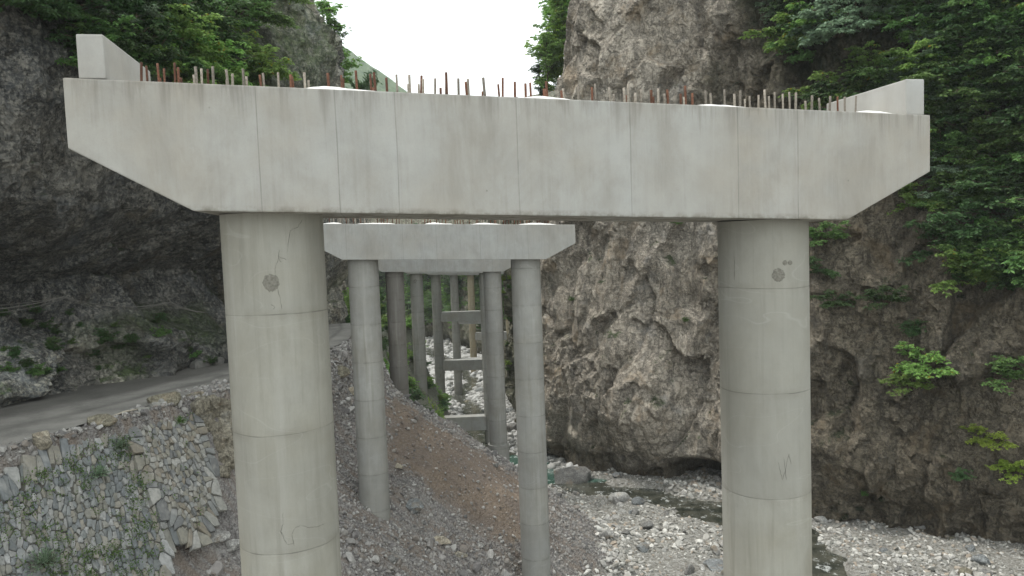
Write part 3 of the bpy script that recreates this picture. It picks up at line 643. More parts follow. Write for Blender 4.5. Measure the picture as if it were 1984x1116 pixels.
for k in range(74):
    s = -5.1+10.2*k/73+random.uniform(-.04, .04); dd = -T_/2+random.choice([.25, .45, .8])
    bar_mesh('rebar', random.uniform(.2, .48), .022, (random.gauss(0, .04), random.gauss(0, .04)), random.choice([M_RUST, M_MORT]), caps[1], (s, dd, zl1+H_+tau2*s-.004))
for a, b in ((-5.4, -4.6), (-3.9, -2.2), (-.9, .4), (1.2, 2.6), (3.4, 5.2)): mound(a, b, r1, zl1, tau2, .09)

# marks on the nearest columns: strips lying on the curved face
def on_col(root, s, px, py, r=.7015):
    """local point on the column's face under a pixel"""
    c = np.array([root.location.x+math.cos(root.rotation_euler.z)*s, root.location.y+math.sin(root.rotation_euler.z)*s]); d = ray_dir(px, py)
    a = d[0]**2+d[1]**2; b = -2*(d[0]*c[0]+d[1]*c[1]); cc = c@c-r*r; disc = b*b-4*a*cc
    t = (-b-math.sqrt(max(disc, 0)))/(2*a); P = d*t-np.array(root.location); ca, sa = math.cos(-root.rotation_euler.z), math.sin(-root.rotation_euler.z)
    return np.array([P[0]*ca-P[1]*sa, P[0]*sa+P[1]*ca, P[2]])
def crack(px_list, s, w, root=r0, mat=None, name='crack'):
    P = []
    for a, b in zip(px_list[:-1], px_list[1:]):
        for t in np.linspace(0, 1, 6)[:-1]:
            q = (a[0]+(b[0]-a[0])*t+random.uniform(-1, 1)*.8, a[1]+(b[1]-a[1])*t+random.uniform(-1, 1)*.8); P.append(on_col(root, s, *q))
    P.append(on_col(root, s, *px_list[-1])); n = len(P)
    rr = w*np.array([random.uniform(.4, 1.2) for _ in range(n)]); rr[0] = rr[-1] = w*.2
    return (np.array(P), rr)
def cracks(lines, s, w, mat, name='crack', root=r0): tubes_obj(name, [crack(l, s, w, root) for l in lines], mat, cols[0 if s < 0 else 1], 4)
cracks([[(586, 425), (577, 440), (562, 447), (556, 490)]], -S_, .0026, M_CRACK)
cracks([[(541, 483), (540, 500), (533, 520), (533, 532)], [(540, 497), (548, 500), (555, 503)], [(540, 500), (545, 508)], [(538, 560), (543, 580), (546, 600)], [(525, 590), (533, 595), (529, 600)]], -S_, .0026, M_CRACK)
cracks([[(548, 993), (549, 1012), (544, 1030), (556, 1055)], [(541, 1028), (552, 1040)], [(556, 1055), (570, 1052)], [(566, 1035), (572, 1022), (582, 1018)], [(566, 1035), (570, 1058)], [(582, 1018), (600, 1022), (615, 1021), (632, 1013)]], -S_, .0026, M_CRACK)
cracks([[(1507, 893), (1512, 915), (1516, 930), (1523, 908), (1528, 880), (1533, 900)], [(1518, 885), (1524, 930)]], S_, .0026, M_CRACK)
cracks([[(1422, 485), (1423, 543)]], S_, .004, M_CRACK)
def patch(px, py, rpx, s):
    n, m_ = 36, 6; V = [on_col(r0, s, px, py, .7045)]; F = []; js_ = [random.uniform(.88, 1.1) for _ in range(n)]
    for q in range(1, m_+1):
        for k in range(n):
            a = 2*math.pi*k/n; rr = rpx*q/m_*js_[k]; V.append(on_col(r0, s, px+rr*math.cos(a), py+rr*math.sin(a)*1.05, .7045+random.uniform(-.001, .001)-(q == m_)*.006))
    F3 = np.array([(0, k+1, (k+1) % n+1) for k in range(n)]); F4 = np.array([(1+(q-1)*n+k, 1+q*n+k, 1+q*n+(k+1) % n, 1+(q-1)*n+(k+1) % n) for q in range(1, m_) for k in range(n)])
    link('mortar_patch', mesh_np('mortar_patch', V, [F3, F4], True), M_PATCH, cols[0 if s < 0 else 1])
patch(525, 548, 17, -S_); patch(1508, 533, 13, S_); patch(1521, 509, 5, S_); patch(1531, 509, 4.5, S_)
M_PATCH2 = simple('mortar_patch_inner', (.25, .245, .21), .95, .3, 30)

# ------------------------------------------------------------------ stones
def ico(sub):
    bm = bmesh.new(); bmesh.ops.create_icosphere(bm, subdivisions=sub, radius=1); V = np.array([v.co[:] for v in bm.verts]); F = np.array([[v.index for v in f.verts] for f in bm.faces]); bm.free(); return V, F
ICO = {k: ico(k) for k in (1, 2, 3, 4, 5)}
def rot_rand(n):
    q = RNG.normal(size=(n, 4)); q /= np.linalg.norm(q, axis=1)[:, None]; w, x, y, z = q.T
    return np.stack([1-2*(y*y+z*z), 2*(x*y-z*w), 2*(x*z+y*w), 2*(x*y+z*w), 1-2*(x*x+z*z), 2*(y*z-x*w), 2*(x*z-y*w), 2*(y*z+x*w), 1-2*(x*x+y*y)], 1).reshape(n, 3, 3)
def stone_variants(sub, k, angular, seed):
    out = []
    for i in range(k):
        V, F = ICO[sub]; V = V.copy()
        if angular:
            for _ in range(7):                                    # cut faces with planes -> broken rock
                nrm = RNG.normal(size=3); nrm /= np.linalg.norm(nrm); h = RNG.uniform(.45, .8); dd = V@nrm; V = V-np.maximum(dd-h, 0)[:, None]*nrm
        V = V*(1+.16*fbm(V+i*9.1, .9, 2, seed+i))[:, None]; V = V*RNG.uniform([.75, .6, .42], [1.1, .9, .7]); out.append(V)
    return out, ICO[sub][1]
def scatter(name, C, size, mat, sub=1, angular=True, sink=.25, flat=False):
    var, F = stone_variants(sub, 12, angular, 5); n = len(C); R = rot_rand(n)
    if flat:
        th = RNG.uniform(0, 6.28, n); tl = RNG.normal(0, .25, (n, 2)); c, s = np.cos(th), np.sin(th)
        R = np.zeros((n, 3, 3)); R[:, 0, 0] = c; R[:, 0, 1] = -s; R[:, 1, 0] = s; R[:, 1, 1] = c; R[:, 2, 2] = 1; R[:, 2, 0] = tl[:, 0]; R[:, 2, 1] = tl[:, 1]
    idx = RNG.integers(0, 12, n); B = np.array(var)[idx]; V = np.einsum('nij,nvj->nvi', R, B)*size[:, None, None]+C[:, None]; V[:, :, 2] += (size*(.5-sink))[:, None]
    FF = (F[None]+(np.arange(n)*len(var[0]))[:, None, None]).reshape(-1, 3)
    o = link(name, mesh_np(name, V.reshape(-1, 3), FF, not angular), mat); return o
def samp(n, x0, x1, y0, y1, keep):
    X = RNG.uniform(x0, x1, n); Y = RNG.uniform(y0, y1, n); Z = terrain(X, Y); k = keep(X, Y, Z); return np.stack([X[k], Y[k], Z[k]], 1)
def sizes(n, a, b, p=2.6): return a+(b-a)*RNG.random(n)**p
M_TAL = stone_mat('st_talus', [(.25, .24, .225), (.17, .16, .155), (.29, .275, .25), (.33, .32, .30), (.21, .185, .16), (.40, .39, .365), (.14, .135, .13), (.25, .235, .22)])
M_BRN = stone_mat('st_brown', [(.20, .165, .14), (.15, .125, .105), (.27, .235, .20), (.38, .355, .32)])
M_COB = stone_mat('st_cobble', [(0.378, 0.365, 0.330), (0.267, 0.260, 0.231), (0.491, 0.477, 0.442), (0.645, 0.631, 0.582), (0.210, 0.210, 0.190), (0.365, 0.308, 0.245), (0.435, 0.428, 0.393), (0.308, 0.301, 0.281)])
M_BOU = stone_mat('boulder', [(.27, .26, .24), (.33, .31, .27), (.24, .25, .25)], bump=.8)
xoY = lambda Y: np.interp(Y, TY, TXo)
# broken rock of the spoil slope
def keep_t(X, Y, Z): return (X > xoY(Y)-.2) & (Z > bed(Y)+.3) & ~((Y < 31) & (X < w_top(Y)[0]+3.0)) & (streak_mask(X, Y, Z) < RNG.random(len(X))*1.08)
C = samp(80000, -16, 5, 20, 62, keep_t); sz = sizes(len(C), .03, .17, 3.5); tag(scatter('rubble', C, sz, M_TAL, 1, True), 'loose broken grey rock covering the spoil slope under the piers', 'rubble', kind='stuff')
C = samp(5000, -16, 5, 20, 60, keep_t); C = C[(fbm(C*[.35, 1.2, 1], 1.8, 3, 88) > .1)]; sz = sizes(len(C), .09, .42, 4.5); tag(scatter('rubble', C, sz, M_TAL, 2, True), 'larger broken grey rock lying in drifts on the spoil slope', 'rubble', kind='stuff')
C = samp(14000, -10, 4, 34, 54, lambda X, Y, Z: (streak_mask(X, Y, Z) > .2) & (Z > bed(Y)+.3)); C = C[::7]; sz = sizes(len(C), .03, .2, 5); tag(scatter('rubble', C, sz, M_BRN, 1, True), 'brown stones lying in the bare earth streak of the spoil slope', 'rubble', kind='stuff')
# fringe of rubble along the road edge
def keep_f(X, Y, Z): return (X > xoY(Y)-.35-1.2*np.clip(.5+noise(np.stack([X, Y, Z], 1), 2.0, 31), 0, 1)*(Y < 36)) & (X < xoY(Y)+1.3) & ((Y > 31) | (X < w_top(Y)[0]+.25))
C = samp(60000, -21, -8, 17, 60, keep_f); sz = sizes(len(C), .04, .2, 3); tag(scatter('rubble', C, sz, M_TAL, 1, True), 'grey rubble heaped along the outer edge of the dirt road', 'rubble', kind='stuff')
# river cobbles
def keep_b(X, Y, Z): return (Z < bed(Y)+.9) & (river_dist(X, Y) > river_w(Y)*RNG.uniform(.55, 1.05, len(X)))
C = samp(42000, -1, 31, 34, 64, keep_b); big_ = np.clip(.75+1.1*fbm(C, 4.5, 3, 91), .35, 1.6); sz = sizes(len(C), .035, .34, 4.5)*big_; tag(scatter('river_gravel', C, sz, M_COB, 1, True, .3, True), 'pale rounded cobbles covering the dry river bed by the stream', 'gravel', kind='stuff')
M_COBF = stone_mat('st_far_cobble', [(.42, .415, .39), (.55, .55, .53), (.34, .335, .31), (.62, .62, .6), (.28, .28, .265)])
C = samp(9000, -14, 6, 62, 135, keep_b); sz = sizes(len(C), .12, .6, 3); tag(scatter('river_gravel', C, sz, M_COBF, 1, False, .3, True), 'pale cobbles of the river bed beyond the spoil slope', 'gravel', kind='stuff')
C = samp(3500, -45, 4, 115, 225, keep_b); sz = sizes(len(C), .2, 1.1, 3); tag(scatter('river_gravel', C, sz, M_COBF, 1, False, .3, True), 'white boulder field in the far bend of the river', 'gravel', kind='stuff')

def boulder(name, label, p, size, mat, seed, cat='boulder', sub=4, angular=True, sink=.3, rz=0, group=None, tilt=0):
    V, F = ICO[sub]; V = V.copy(); rg = np.random.default_rng(seed)
    if angular:
        for _ in range(12):
            nrm = rg.normal(size=3); nrm /= np.linalg.norm(nrm); h = rg.uniform(.5, .85); dd = V@nrm; V = V-np.maximum(dd-h, 0)[:, None]*nrm
    V = V*(1+.12*fbm(V, .8, 4, seed)+.04*fbm(V, .2, 3, seed+4))[:, None]; V = V*np.array(size)/2
    V[:, 2] += size[2]*(.5-sink)
    o = link(name, mesh_np(name, V, F, True), mat); o.location = p; o.rotation_euler = (tilt, tilt*.5, rz); tag(o, label, cat, group); return o
def bmat(n, c, **k):
    return rock('boulder_'+n, [tuple(x*.7 for x in c), c, tuple(min(1, x*1.3) for x in c)], scale=2.5, stain=.15, bump=.7)
BM = {'grey': bmat('grey', (.24, .235, .22)), 'blue': bmat('blue', (.25, .265, .265)), 'tan': bmat('tan', (.40, .36, .28)), 'orange': bmat('orange', (.33, .20, .13)), 'pale': bmat('pale', (.46, .45, .42)), 'dark': bmat('dark', (.17, .17, .17)), 'olive': bmat('olive', (.25, .23, .17))}
for k, (px, py, w, dp, h, m_, lab, rz, ti) in enumerate([
    (1112, 944, 4.0, 3.0, 3.4, 'grey', 'big rounded grey boulder at the water edge under the cliff', .3, 0),
    (803, 992, 1.15, .95, .95, 'blue', 'blue grey boulder lying alone on the spoil slope', .2, 0),
    (852, 1050, 1.35, .55, .5, 'tan', 'long yellowish block of rock lying on the spoil slope', -.6, .25),
    (893, 1078, .7, .5, .45, 'tan', 'small yellowish block just downhill of the long one', -.4, .2),
    (709, 960, .6, .5, .5, 'orange', 'rust coloured rock beside the foot of the second pier', 0, 0),
    (773, 905, .75, .4, .35, 'tan', 'flat tan rock above the blue grey boulder', -.4, .1),
    (416, 1042, 1.15, .8, .55, 'pale', 'flat pale slab of rock at the foot of the stone wall', .3, .1),
    (452, 1062, .9, .7, .5, 'pale', 'low pale rock touching the nearest column beside the slab', .1, .1),
    (318, 783, 1.35, .9, .85, 'olive', 'rounded olive boulder standing on the road edge above the stone wall', .2, 0),
    (198, 820, 1.0, .8, .6, 'olive', 'half buried olive boulder on the road edge near the driftwood', .2, 0),
    (78, 860, .75, .6, .75, 'tan', 'small upright tan boulder in the rubble of the road edge', .2, 0),
    (1200, 970, 1.6, 1.2, .9, 'pale', 'pale boulder in the shallow stream next to the big grey one', 0, 0),
    (1238, 976, 1.2, 1.0, .8, 'blue', 'bluish boulder half sunk in the stream', .5, 0),
    (1388, 1098, 1.9, 1.5, .35, 'blue', 'flat greenish grey slab among the cobbles by the nearest right column', .3, .05),
    (1170, 1040, .8, .6, .5, 'grey', 'grey block on the lip of the eroded gravel bank', .3, .1),
    (1330, 985, .8, .7, .5, 'pale', 'white cobble boulder at the inner edge of the stream', .3, 0),
    (760, 1088, .55, .4, .4, 'grey', 'grey angular rock low on the spoil slope beside the pier', .2, 0),
    (930, 1060, .6, .4, .35, 'pale', 'pale angular rock beneath the brown streak', .2, 0),
    (960, 905, .5, .4, .4, 'grey', 'grey rock resting on the crest of the spoil slope', .2, 0),
    (660, 730, 1.1, .8, .9, 'olive', 'weathered rock sticking out of the bank below the road', .2, 0),
    (680, 760, .9, .6, .5, 'tan', 'light slab of rock at the head of the spoil slope', .2, .3),
    (960, 850, 1.8, 1.5, 1.2, 'pale', 'white boulder in the stream behind the footed column', .2, 0),
    (995, 835, 2.0, 1.6, 1.4, 'grey', 'grey boulder at the cliff foot beyond the footed column', .2, 0),
    (905, 783, 2.2, 1.8, 1.0, 'olive', 'low brown boulder in the rapids behind the low beam', .2, 0)]):
    p = gp(px, py); boulder('boulder', lab, p, (w, dp, h), BM[m_], 900+k*7, rz=rz, tilt=ti, angular=k not in (11,))

# single larger stones of the river bed
C = samp(900, 0, 27, 38, 62, keep_b)[:70]
protos = [boulder('river_stone', {'grey': 'dark grey', 'pale': 'whitish', 'blue': 'bluish grey', 'olive': 'brownish'}[m_]+' river stone larger than the cobbles around it', (0, 0, 0), (1, .8, .6), BM[m_], 3000+k, 'stone', 3, True, .25, 0, 'larger stones on the cobble bed') for k, m_ in enumerate(('grey', 'pale', 'blue', 'pale', 'grey', 'olive'))]
for k, c in enumerate(C):
    o = protos[k] if k < 6 else protos[k % 6].copy()
    if k >= 6: COL.objects.link(o)
    sc_ = RNG.uniform(.45, 1.1); o.location = c; o.scale = (sc_, sc_*RNG.uniform(.8, 1.1), sc_*RNG.uniform(.8, 1.2)); o.rotation_euler = (0, 0, RNG.uniform(0, 6.28))

# ------------------------------------------------------------------ masonry retaining wall
wt = lambda Y: np.array([*(lambda a: (a[0], Y, a[1]))(w_top(Y))])
A0, A1 = wt(20.0), wt(30.0); U = (A1-A0)/np.linalg.norm(A1-A0); nn = np.cross(U, np.array([1, 0, -1.35])); nn /= np.linalg.norm(nn)
if nn[2] < 0: nn = -nn
Vv = np.cross(nn, U); Vv = -Vv if Vv[2] > 0 else Vv       # Vv points down the slope
def wall_uv(px, py):
    d = ray_dir(px, py); t = (A0@nn)/(d@nn); P = d*t-A0; return np.array([P@U, P@Vv])
def clip(poly, a, n):
    out = []
    for i in range(len(poly)):
        p, q = poly[i], poly[(i+1) % len(poly)]; dp, dq = (p-a)@n, (q-a)@n
        if dp <= 0: out.append(p)
        if dp*dq < 0: out.append(p+(q-p)*dp/(dp-dq))
    return out
def inside(p, poly):
    c = False; n = len(poly)
    for i in range(n):
        a, b = poly[i], poly[(i+1) % n]
        if (a[1] > p[1]) != (b[1] > p[1]) and p[0] < (b[0]-a[0])*(p[1]-a[1])/(b[1]-a[1])+a[0]: c = not c
    return c
def masonry(name, outline_px, cell, proud, label, seed, mat, backm, stretch=1.7, ang=.35):
    rg = np.random.default_rng(seed); poly = np.array([wall_uv(*p) for p in outline_px]); lo, hi = poly.min(0)-.3, poly.max(0)+.3
    ca, sa = math.cos(ang), math.sin(ang); R = np.array([[ca, -sa], [sa, ca]])
    pts = []; stp = cell
    cs = R@np.array([[lo[0], lo[0], hi[0], hi[0]], [lo[1], hi[1], lo[1], hi[1]]]); l2, h2 = cs.min(1), cs.max(1)
    r = l2[0]
    while r < h2[0]:
        w = cell*rg.uniform(.55, 1.25); c = l2[1]+rg.uniform(0, cell)
        while c < h2[1]:
            ln = cell*stretch*rg.uniform(.5, 1.4); q = R.T@np.array([r+rg.normal(0, .09*cell), c+rg.normal(0, .15*cell)])
            if inside(q, poly) and not (rg.random() < .12+.25*noise(np.array([[q[0], q[1], seed]]), 1.5, 3)[0]): pts.append(q)
            c += ln
        r += w*.9
    pts = np.array(pts); V = []; F3 = []; F4 = []; o = 0
    Rs = R.copy(); M_ = np.array([[1.0, 0], [0, 1/stretch]])@R          # metric space in which cells are round
    Q = pts@M_.T; Mi = np.linalg.inv(M_)
    for k in range(len(pts)):
        d = ((Q-Q[k])**2).sum(1); nb = np.argsort(d)[1:20]; c = [Q[k]+np.array(v)*cell*2.2 for v in ((-1, -1), (1, -1), (1, 1), (-1, 1))]
        for j in nb: c = clip(c, (Q[k]+Q[j])/2, Q[j]-Q[k])
        if len(c) < 3: continue
        c = np.array(c)@Mi.T; cen = c.mean(0)
        # subdivide the edge and round corners
        ring = []
        for i in range(len(c)):
            a, b = c[i], c[(i+1) % len(c)]; ring += [a*.9+b*.1, a*.5+b*.5, a*.1+b*.9]
        ring = np.array(ring)+rg.normal(0, .009, (len(ring), 2)); m_ = len(ring)
        gap = rg.uniform(.004, .014); th = rg.uniform(.015, .11)+proud; tl = rg.normal(0, .13, 2)
        v0 = cen+(ring-cen)*(1-gap/cell*1.4); v2 = cen+(ring-cen)*(1-(gap+.018)/cell*1.2)
        def to3(q, h): return A0+q[:, :1]*U+q[:, 1:]*Vv+nn*(h+((q-cen)@tl))[:, None]
        L0 = to3(v0, proud-.10); L1 = to3(v0, th-.016); L2 = to3(v2, th)+nn*rg.normal(0, .006, (m_, 1)); cc = to3(cen[None], th+.01)
        V += [L0, L1, L2, cc]; i = np.arange(m_); j = (i+1) % m_
        F4.append(np.concatenate([np.stack([o+i, o+j, o+m_+j, o+m_+i], 1), np.stack([o+m_+i, o+m_+j, o+2*m_+j, o+2*m_+i], 1)])); F3.append(np.stack([o+2*m_+i, o+2*m_+j, np.full(m_, o+3*m_)], 1)); o += 3*m_+1
    root = empty(name, tuple(A0+U*poly[:, 0].mean()+Vv*poly[:, 1].max())); tag(root, label, 'retaining wall', 'stone retaining wall sections below the road')
    L = np.array(root.location)
    link('stonework', mesh_np('stonework', np.concatenate(V)-L, [np.concatenate(F4), np.concatenate(F3)], False), mat, root)
    # mortar backing slab
    bm = bmesh.new(); f = [bm.verts.new(tuple(A0+p[0]*U+p[1]*Vv+nn*(proud+.015)-L)) for p in poly]; b_ = [bm.verts.new(tuple(A0+p[0]*U+p[1]*Vv-nn*.5-L)) for p in poly]
    bm.faces.new(f); bm.faces.new(b_[::-1])
    for i in range(len(poly)): j = (i+1) % len(poly); bm.faces.new((f[i], b_[i], b_[j], f[j]))
    bmesh.ops.triangulate(bm, faces=bm.faces[:]); bmesh.ops.recalc_face_normals(bm, faces=bm.faces)
    bm_obj('mortar_backing', bm, backm, root); return pts, proud
M_MAS = stone_mat('st_masonry', [(0.220, 0.231, 0.225), (0.159, 0.171, 0.165), (0.275, 0.275, 0.259), (0.198, 0.193, 0.165), (0.330, 0.330, 0.319), (0.181, 0.193, 0.198), (0.253, 0.237, 0.198), (0.143, 0.154, 0.154)])
M_MASB = stone_mat('st_masonry_brown', [(0.198, 0.203, 0.195), (0.149, 0.152, 0.149), (0.231, 0.220, 0.181), (0.264, 0.259, 0.231), (0.209, 0.185, 0.143), (0.319, 0.313, 0.286)])
M_BACK = simple('mortar_joint', (.10, .095, .08), .95, .4, 6)
secA = [(-150, 1100), (-60, 1005), (0, 962), (60, 920), (130, 882), (200, 852), (262, 838), (266, 880), (290, 940), (318, 990), (338, 1022), (312, 1065), (318, 1150), (330, 1260), (-150, 1420)]
secB = [(262, 835), (300, 808), (335, 795), (368, 792), (378, 830), (400, 872), (408, 905), (392, 935), (418, 962), (400, 985), (376, 1040), (338, 1022), (318, 990), (290, 940), (266, 880)]
ptsA, _ = masonry('retaining_wall', secA, .165, 0, 'long mossy section of slanted stone retaining wall at the lower edge of the view', 1, M_MAS, M_BACK, 1.9, -.45)
ptsB, _ = masonry('retaining_wall', secB, .175, .12, 'cleaner end section of the stone retaining wall beside the yellow rock', 2, M_MASB, M_BACK, 1.5, -.35)

# yellow rock bank beside the wall
def outcrop():
    n, mz = 90, 90; g_ = 10; cor = [(346, 768), (470, 746), (425, 925), (500, 940)]; G = np.zeros((g_, g_, 3)); V = []
    for i in range(g_):
        for j in range(g_):
            u, v = i/(g_-1), j/(g_-1); q = [(cor[0][k]*(1-u)+cor[1][k]*u)*(1-v)+(cor[2][k]*(1-u)+cor[3][k]*u)*v for k in (0, 1)]; G[i, j] = gp(q[0]+(18*math.sin(v*3.1) if u < .5 else 0)*(1-u), q[1], 24, 45)
    for i in range(n):
        for j in range(mz):
            a, b = i/(n-1)*(g_-1), j/(mz-1)*(g_-1); a0, b0 = min(int(a), g_-2), min(int(b), g_-2); a -= a0; b -= b0
            V.append((G[a0, b0]*(1-a)+G[a0+1, b0]*a)*(1-b)+(G[a0, b0+1]*(1-a)+G[a0+1, b0+1]*a)*b)
    V = np.array(V); N = np.array([.6, -.65, .45]); e = np.sin(np.pi*np.repeat(np.linspace(0, 1, n), mz))**.4*np.sin(np.pi*np.clip(np.tile(np.linspace(0, 1, mz), n), 0, 1))**.4
    e = e*(1+0*e); d = .75*np.clip(e*1.25+1.3*fbm(V, .9, 4, 66), 0, 1)-.36+.30*fbm(V, 1.2, 5, 61, .55, True)*e; _, _, c = worley(V, .7, 62); d += (c-.5)*.2*e; V = V+N*d[:, None]
    back = V[:0]; o = link('rock_outcrop', mesh_np('rock_outcrop', V, grid_faces(n, mz), True), rock('outcrop_yellow', [(.20, .175, .125), (.28, .25, .185), (.36, .335, .27)], scale=2.5, stain=.1)); tag(o, 'yellowish weathered rock face between the stone wall and the nearest column', 'rock outcrop')
outcrop()

# ------------------------------------------------------------------ plants
def leaf_cloud(C, D, ln, wd, rg, droop=.3):
    """C centres, D directions (n,3); diamond leaves bent along the midrib"""
    n = len(C); D = D/np.linalg.norm(D, axis=1)[:, None]; up = np.array([0, 0, 1.0])+rg.normal(0, .45, (n, 3)); S = np.cross(D, up); S /= np.linalg.norm(S, axis=1)[:, None]+1e-9; Nn = np.cross(S, D)
    l = ln*rg.uniform(.6, 1.25, n)[:, None]; w = wd*rg.uniform(.7, 1.2, n)[:, None]
    a = C; b = C+D*l*.5+S*w*.5+Nn*l*.04; c = C+D*l-Nn*l*droop*.4; d = C+D*l*.5-S*w*.5+Nn*l*.04
    V = np.stack([a, b, c, d], 1).reshape(-1, 3); i = np.arange(n)*4; return V, np.stack([i, i+1, i+2, i+3], 1)
def make_plant(name, kind, seed, leafm, woodm):
    rg = np.random.default_rng(seed); br = []; Cs = []; Ds = []
    def twig(p, d, L, nl, spread):
        """drooping twig that carries whorls of leaves in flat pads"""
        dr = np.array([0, 0, -1.0]); side = np.cross(d, [0, 0, 1.0]); side /= np.linalg.norm(side)+1e-9
        for q in (.45, .75, 1.0):
            c = p+d*L*q+dr*L*.25*q*q+rg.normal(0, .02, 3); k = nl+1; th = rg.uniform(0, 6.28)+np.arange(k)*6.283/k+rg.normal(0, .25, k)
            Cs.append(c+rg.normal(0, .015, (k, 3))); Ds.append(np.cos(th)[:, None]*d*[1, 1, .3]+np.sin(th)[:, None]*side+dr*rg.uniform(.1, .6, (k, 1))+rg.normal(0, .12, (k, 3)))
        br.append((np.stack([p, p+d*L*.5+dr*L*.06, p+d*L+dr*L*.25]), [.008, .006, .003]))
    if kind == 'spray':          # layered shrub leaning out of a rock face, 2 m
        for b in range(9):
            a = rg.uniform(-1.2, 1.2); el = rg.uniform(-.35, .75); L = rg.uniform(.7, 1.5); d = np.array([math.cos(a)*math.cos(el), math.sin(a)*math.cos(el), math.sin(el)])
            t = np.linspace(0, 1, 7); P = d*L*t[:, None]+np.array([0, 0, 1])*(.25*L*np.sin(t*2.2))[:, None]+rg.normal(0, .03, (7, 3))*t[:, None]; br.append((P, np.linspace(.032, .010, 7)))
            for k in range(17):
                q = rg.uniform(.3, 1)**.8; i = int(q*6); p = P[i]+(P[min(i+1, 6)]-P[i])*(q*6-i); az = a+rg.normal(0, .95); dd = np.array([math.cos(az), math.sin(az), rg.uniform(-.12, .22)])
                twig(p, dd, rg.uniform(.22, .50), 6, .8)
        ln, wd = .125, .07
    elif kind == 'bush':         # dense rounded bush, 2 m
        for b in range(14):
            a = rg.uniform(0, 6.28); el = rg.uniform(.1, 1.45); L = rg.uniform(.6, 1.3); d = np.array([math.cos(a)*math.cos(el)+.35, math.sin(a)*math.cos(el), math.sin(el)])
            t = np.linspace(0, 1, 6); P = d*L*t[:, None]+rg.normal(0, .05, (6, 3))*t[:, None]; br.append((P, np.linspace(.03, .008, 6)))
            for k in range(15):
                q = rg.uniform(.35, 1); i = int(q*5); p = P[i]; az = rg.uniform(0, 6.28); dd = np.array([math.cos(az), math.sin(az), rg.uniform(-.3, .7)]); dd /= np.linalg.norm(dd); twig(p, dd, rg.uniform(.16, .36), 5, .8)
        ln, wd = .105, .065
    elif kind == 'tree':         # small open tree, 5 m
        t = np.linspace(0, 1, 9); TP = np.stack([.35*np.sin(t*2.5), .2*np.sin(t*4), 4.6*t], 1); br.append((TP, np.linspace(.11, .02, 9)))
        for b in range(34):
            q = rg.uniform(.12, 1); i = min(int(q*8), 7); p0 = TP[i]+(TP[i+1]-TP[i])*(q*8-i); a = rg.uniform(0, 6.28); el = rg.uniform(.1, 1.1); L = (1.1+1.5*math.sin(q*2.6)**2)*rg.uniform(.5, 1.0)
            d = np.array([math.cos(a)*math.cos(el), math.sin(a)*math.cos(el), math.sin(el)]); tt = np.linspace(0, 1, 6); P = p0+d*L*tt[:, None]+rg.normal(0, .05, (6, 3))*tt[:, None]; br.append((P, np.linspace(.035, .01, 6)))
            for k in range(16):
                u = rg.uniform(.3, 1); i = min(int(u*5), 4); p = P[i]+(P[i+1]-P[i])*(u*5-i)+rg.normal(0, .07, 3); az = rg.uniform(0, 6.28); dd = np.array([math.cos(az), math.sin(az), rg.uniform(-.3, .4)]); twig(p, dd, rg.uniform(.25, .55), 5, .8)
        ln, wd = .17, .11
    elif kind == 'fern':         # tuft of narrow leaves, .7 m
        for b in range(70):
            a = rg.uniform(0, 6.28); el = rg.uniform(.3, 1.4); L = rg.uniform(.3, .62); d = np.array([math.cos(a)*math.cos(el), math.sin(a)*math.cos(el), math.sin(el)]); t = np.linspace(0, 1, 5); P = d*L*t[:, None]-np.array([0, 0, 1])*(.30*L*t**2)[:, None]
            br.append((P, np.linspace(.004, .002, 5)))
            for k in range(9): u = .25+.75*k/8; p = P[0]+(P[-1]-P[0])*u; Cs.append(p[None]); Ds.append((d+rg.normal(0, .5, 3))[None])
        ln, wd = .13, .022
    C = np.concatenate(Cs); D = np.concatenate(Ds); V, F = leaf_cloud(C, D, ln, wd, rg)
    crown = mesh_np(name+'_crown', V, F, False); crown.materials.append(leafm)
    Vs, Fs, Cc = [], [], []; o = 0
    for pts, rad in br:
        v, f, c = tube_np(pts, rad, 4 if kind != 'tree' else 5); Vs.append(v); Fs.append(f+o); Cc.append(c+o); o += len(v)
    trunk = mesh_np(name+'_trunk', np.concatenate(Vs), [np.concatenate(Fs), np.concatenate(Cc)], True); trunk.materials.append(woodm)
    return crown, trunk
M_WOOD = simple('bark', (.11, .085, .06), .95, .5, 12)
LM = {'dark': leaf_mat('leaf_dark', [(.042, .085, .032), (.065, .125, .045), (.10, .18, .065)]), 'mid': leaf_mat('leaf_mid', [(.08, .155, .05), (.12, .22, .065), (.18, .30, .09)]),
      'bright': leaf_mat('leaf_bright', [(.15, .27, .07), (.21, .36, .09), (.30, .46, .13)], .015, .45), 'lime': leaf_mat('leaf_lime', [(.19, .29, .045), (.27, .39, .06), (.36, .47, .09)], .0, .5), 'blue': leaf_mat('leaf_bluish', [(.13, .20, .13), (.19, .28, .17), (.27, .37, .24)])}
PROTO = {}
def proto(kind, col, v):
    key = (kind, col, v)
    if key not in PROTO: PROTO[key] = make_plant('%s_%s' % (kind, col), kind, hash((kind, v)) % 1000 if False else {'spray': 10, 'bush': 40, 'tree': 70, 'fern': 100}[kind]+v*3, LM[col], M_WOOD)
    return PROTO[key]
def plant(name, kind, col, v, p, sc, rz, label, cat, group=None, tilt=0):
    cm, tm = proto(kind, col, v); root = empty(name, p, rz); root.scale = (sc, sc, sc); root.rotation_euler = (0, tilt, rz)
    link('crown' if kind != 'fern' else 'leaves', cm, None, root); link('trunk' if kind != 'fern' else 'stems', tm, None, root); tag(root, label, cat, group); return root
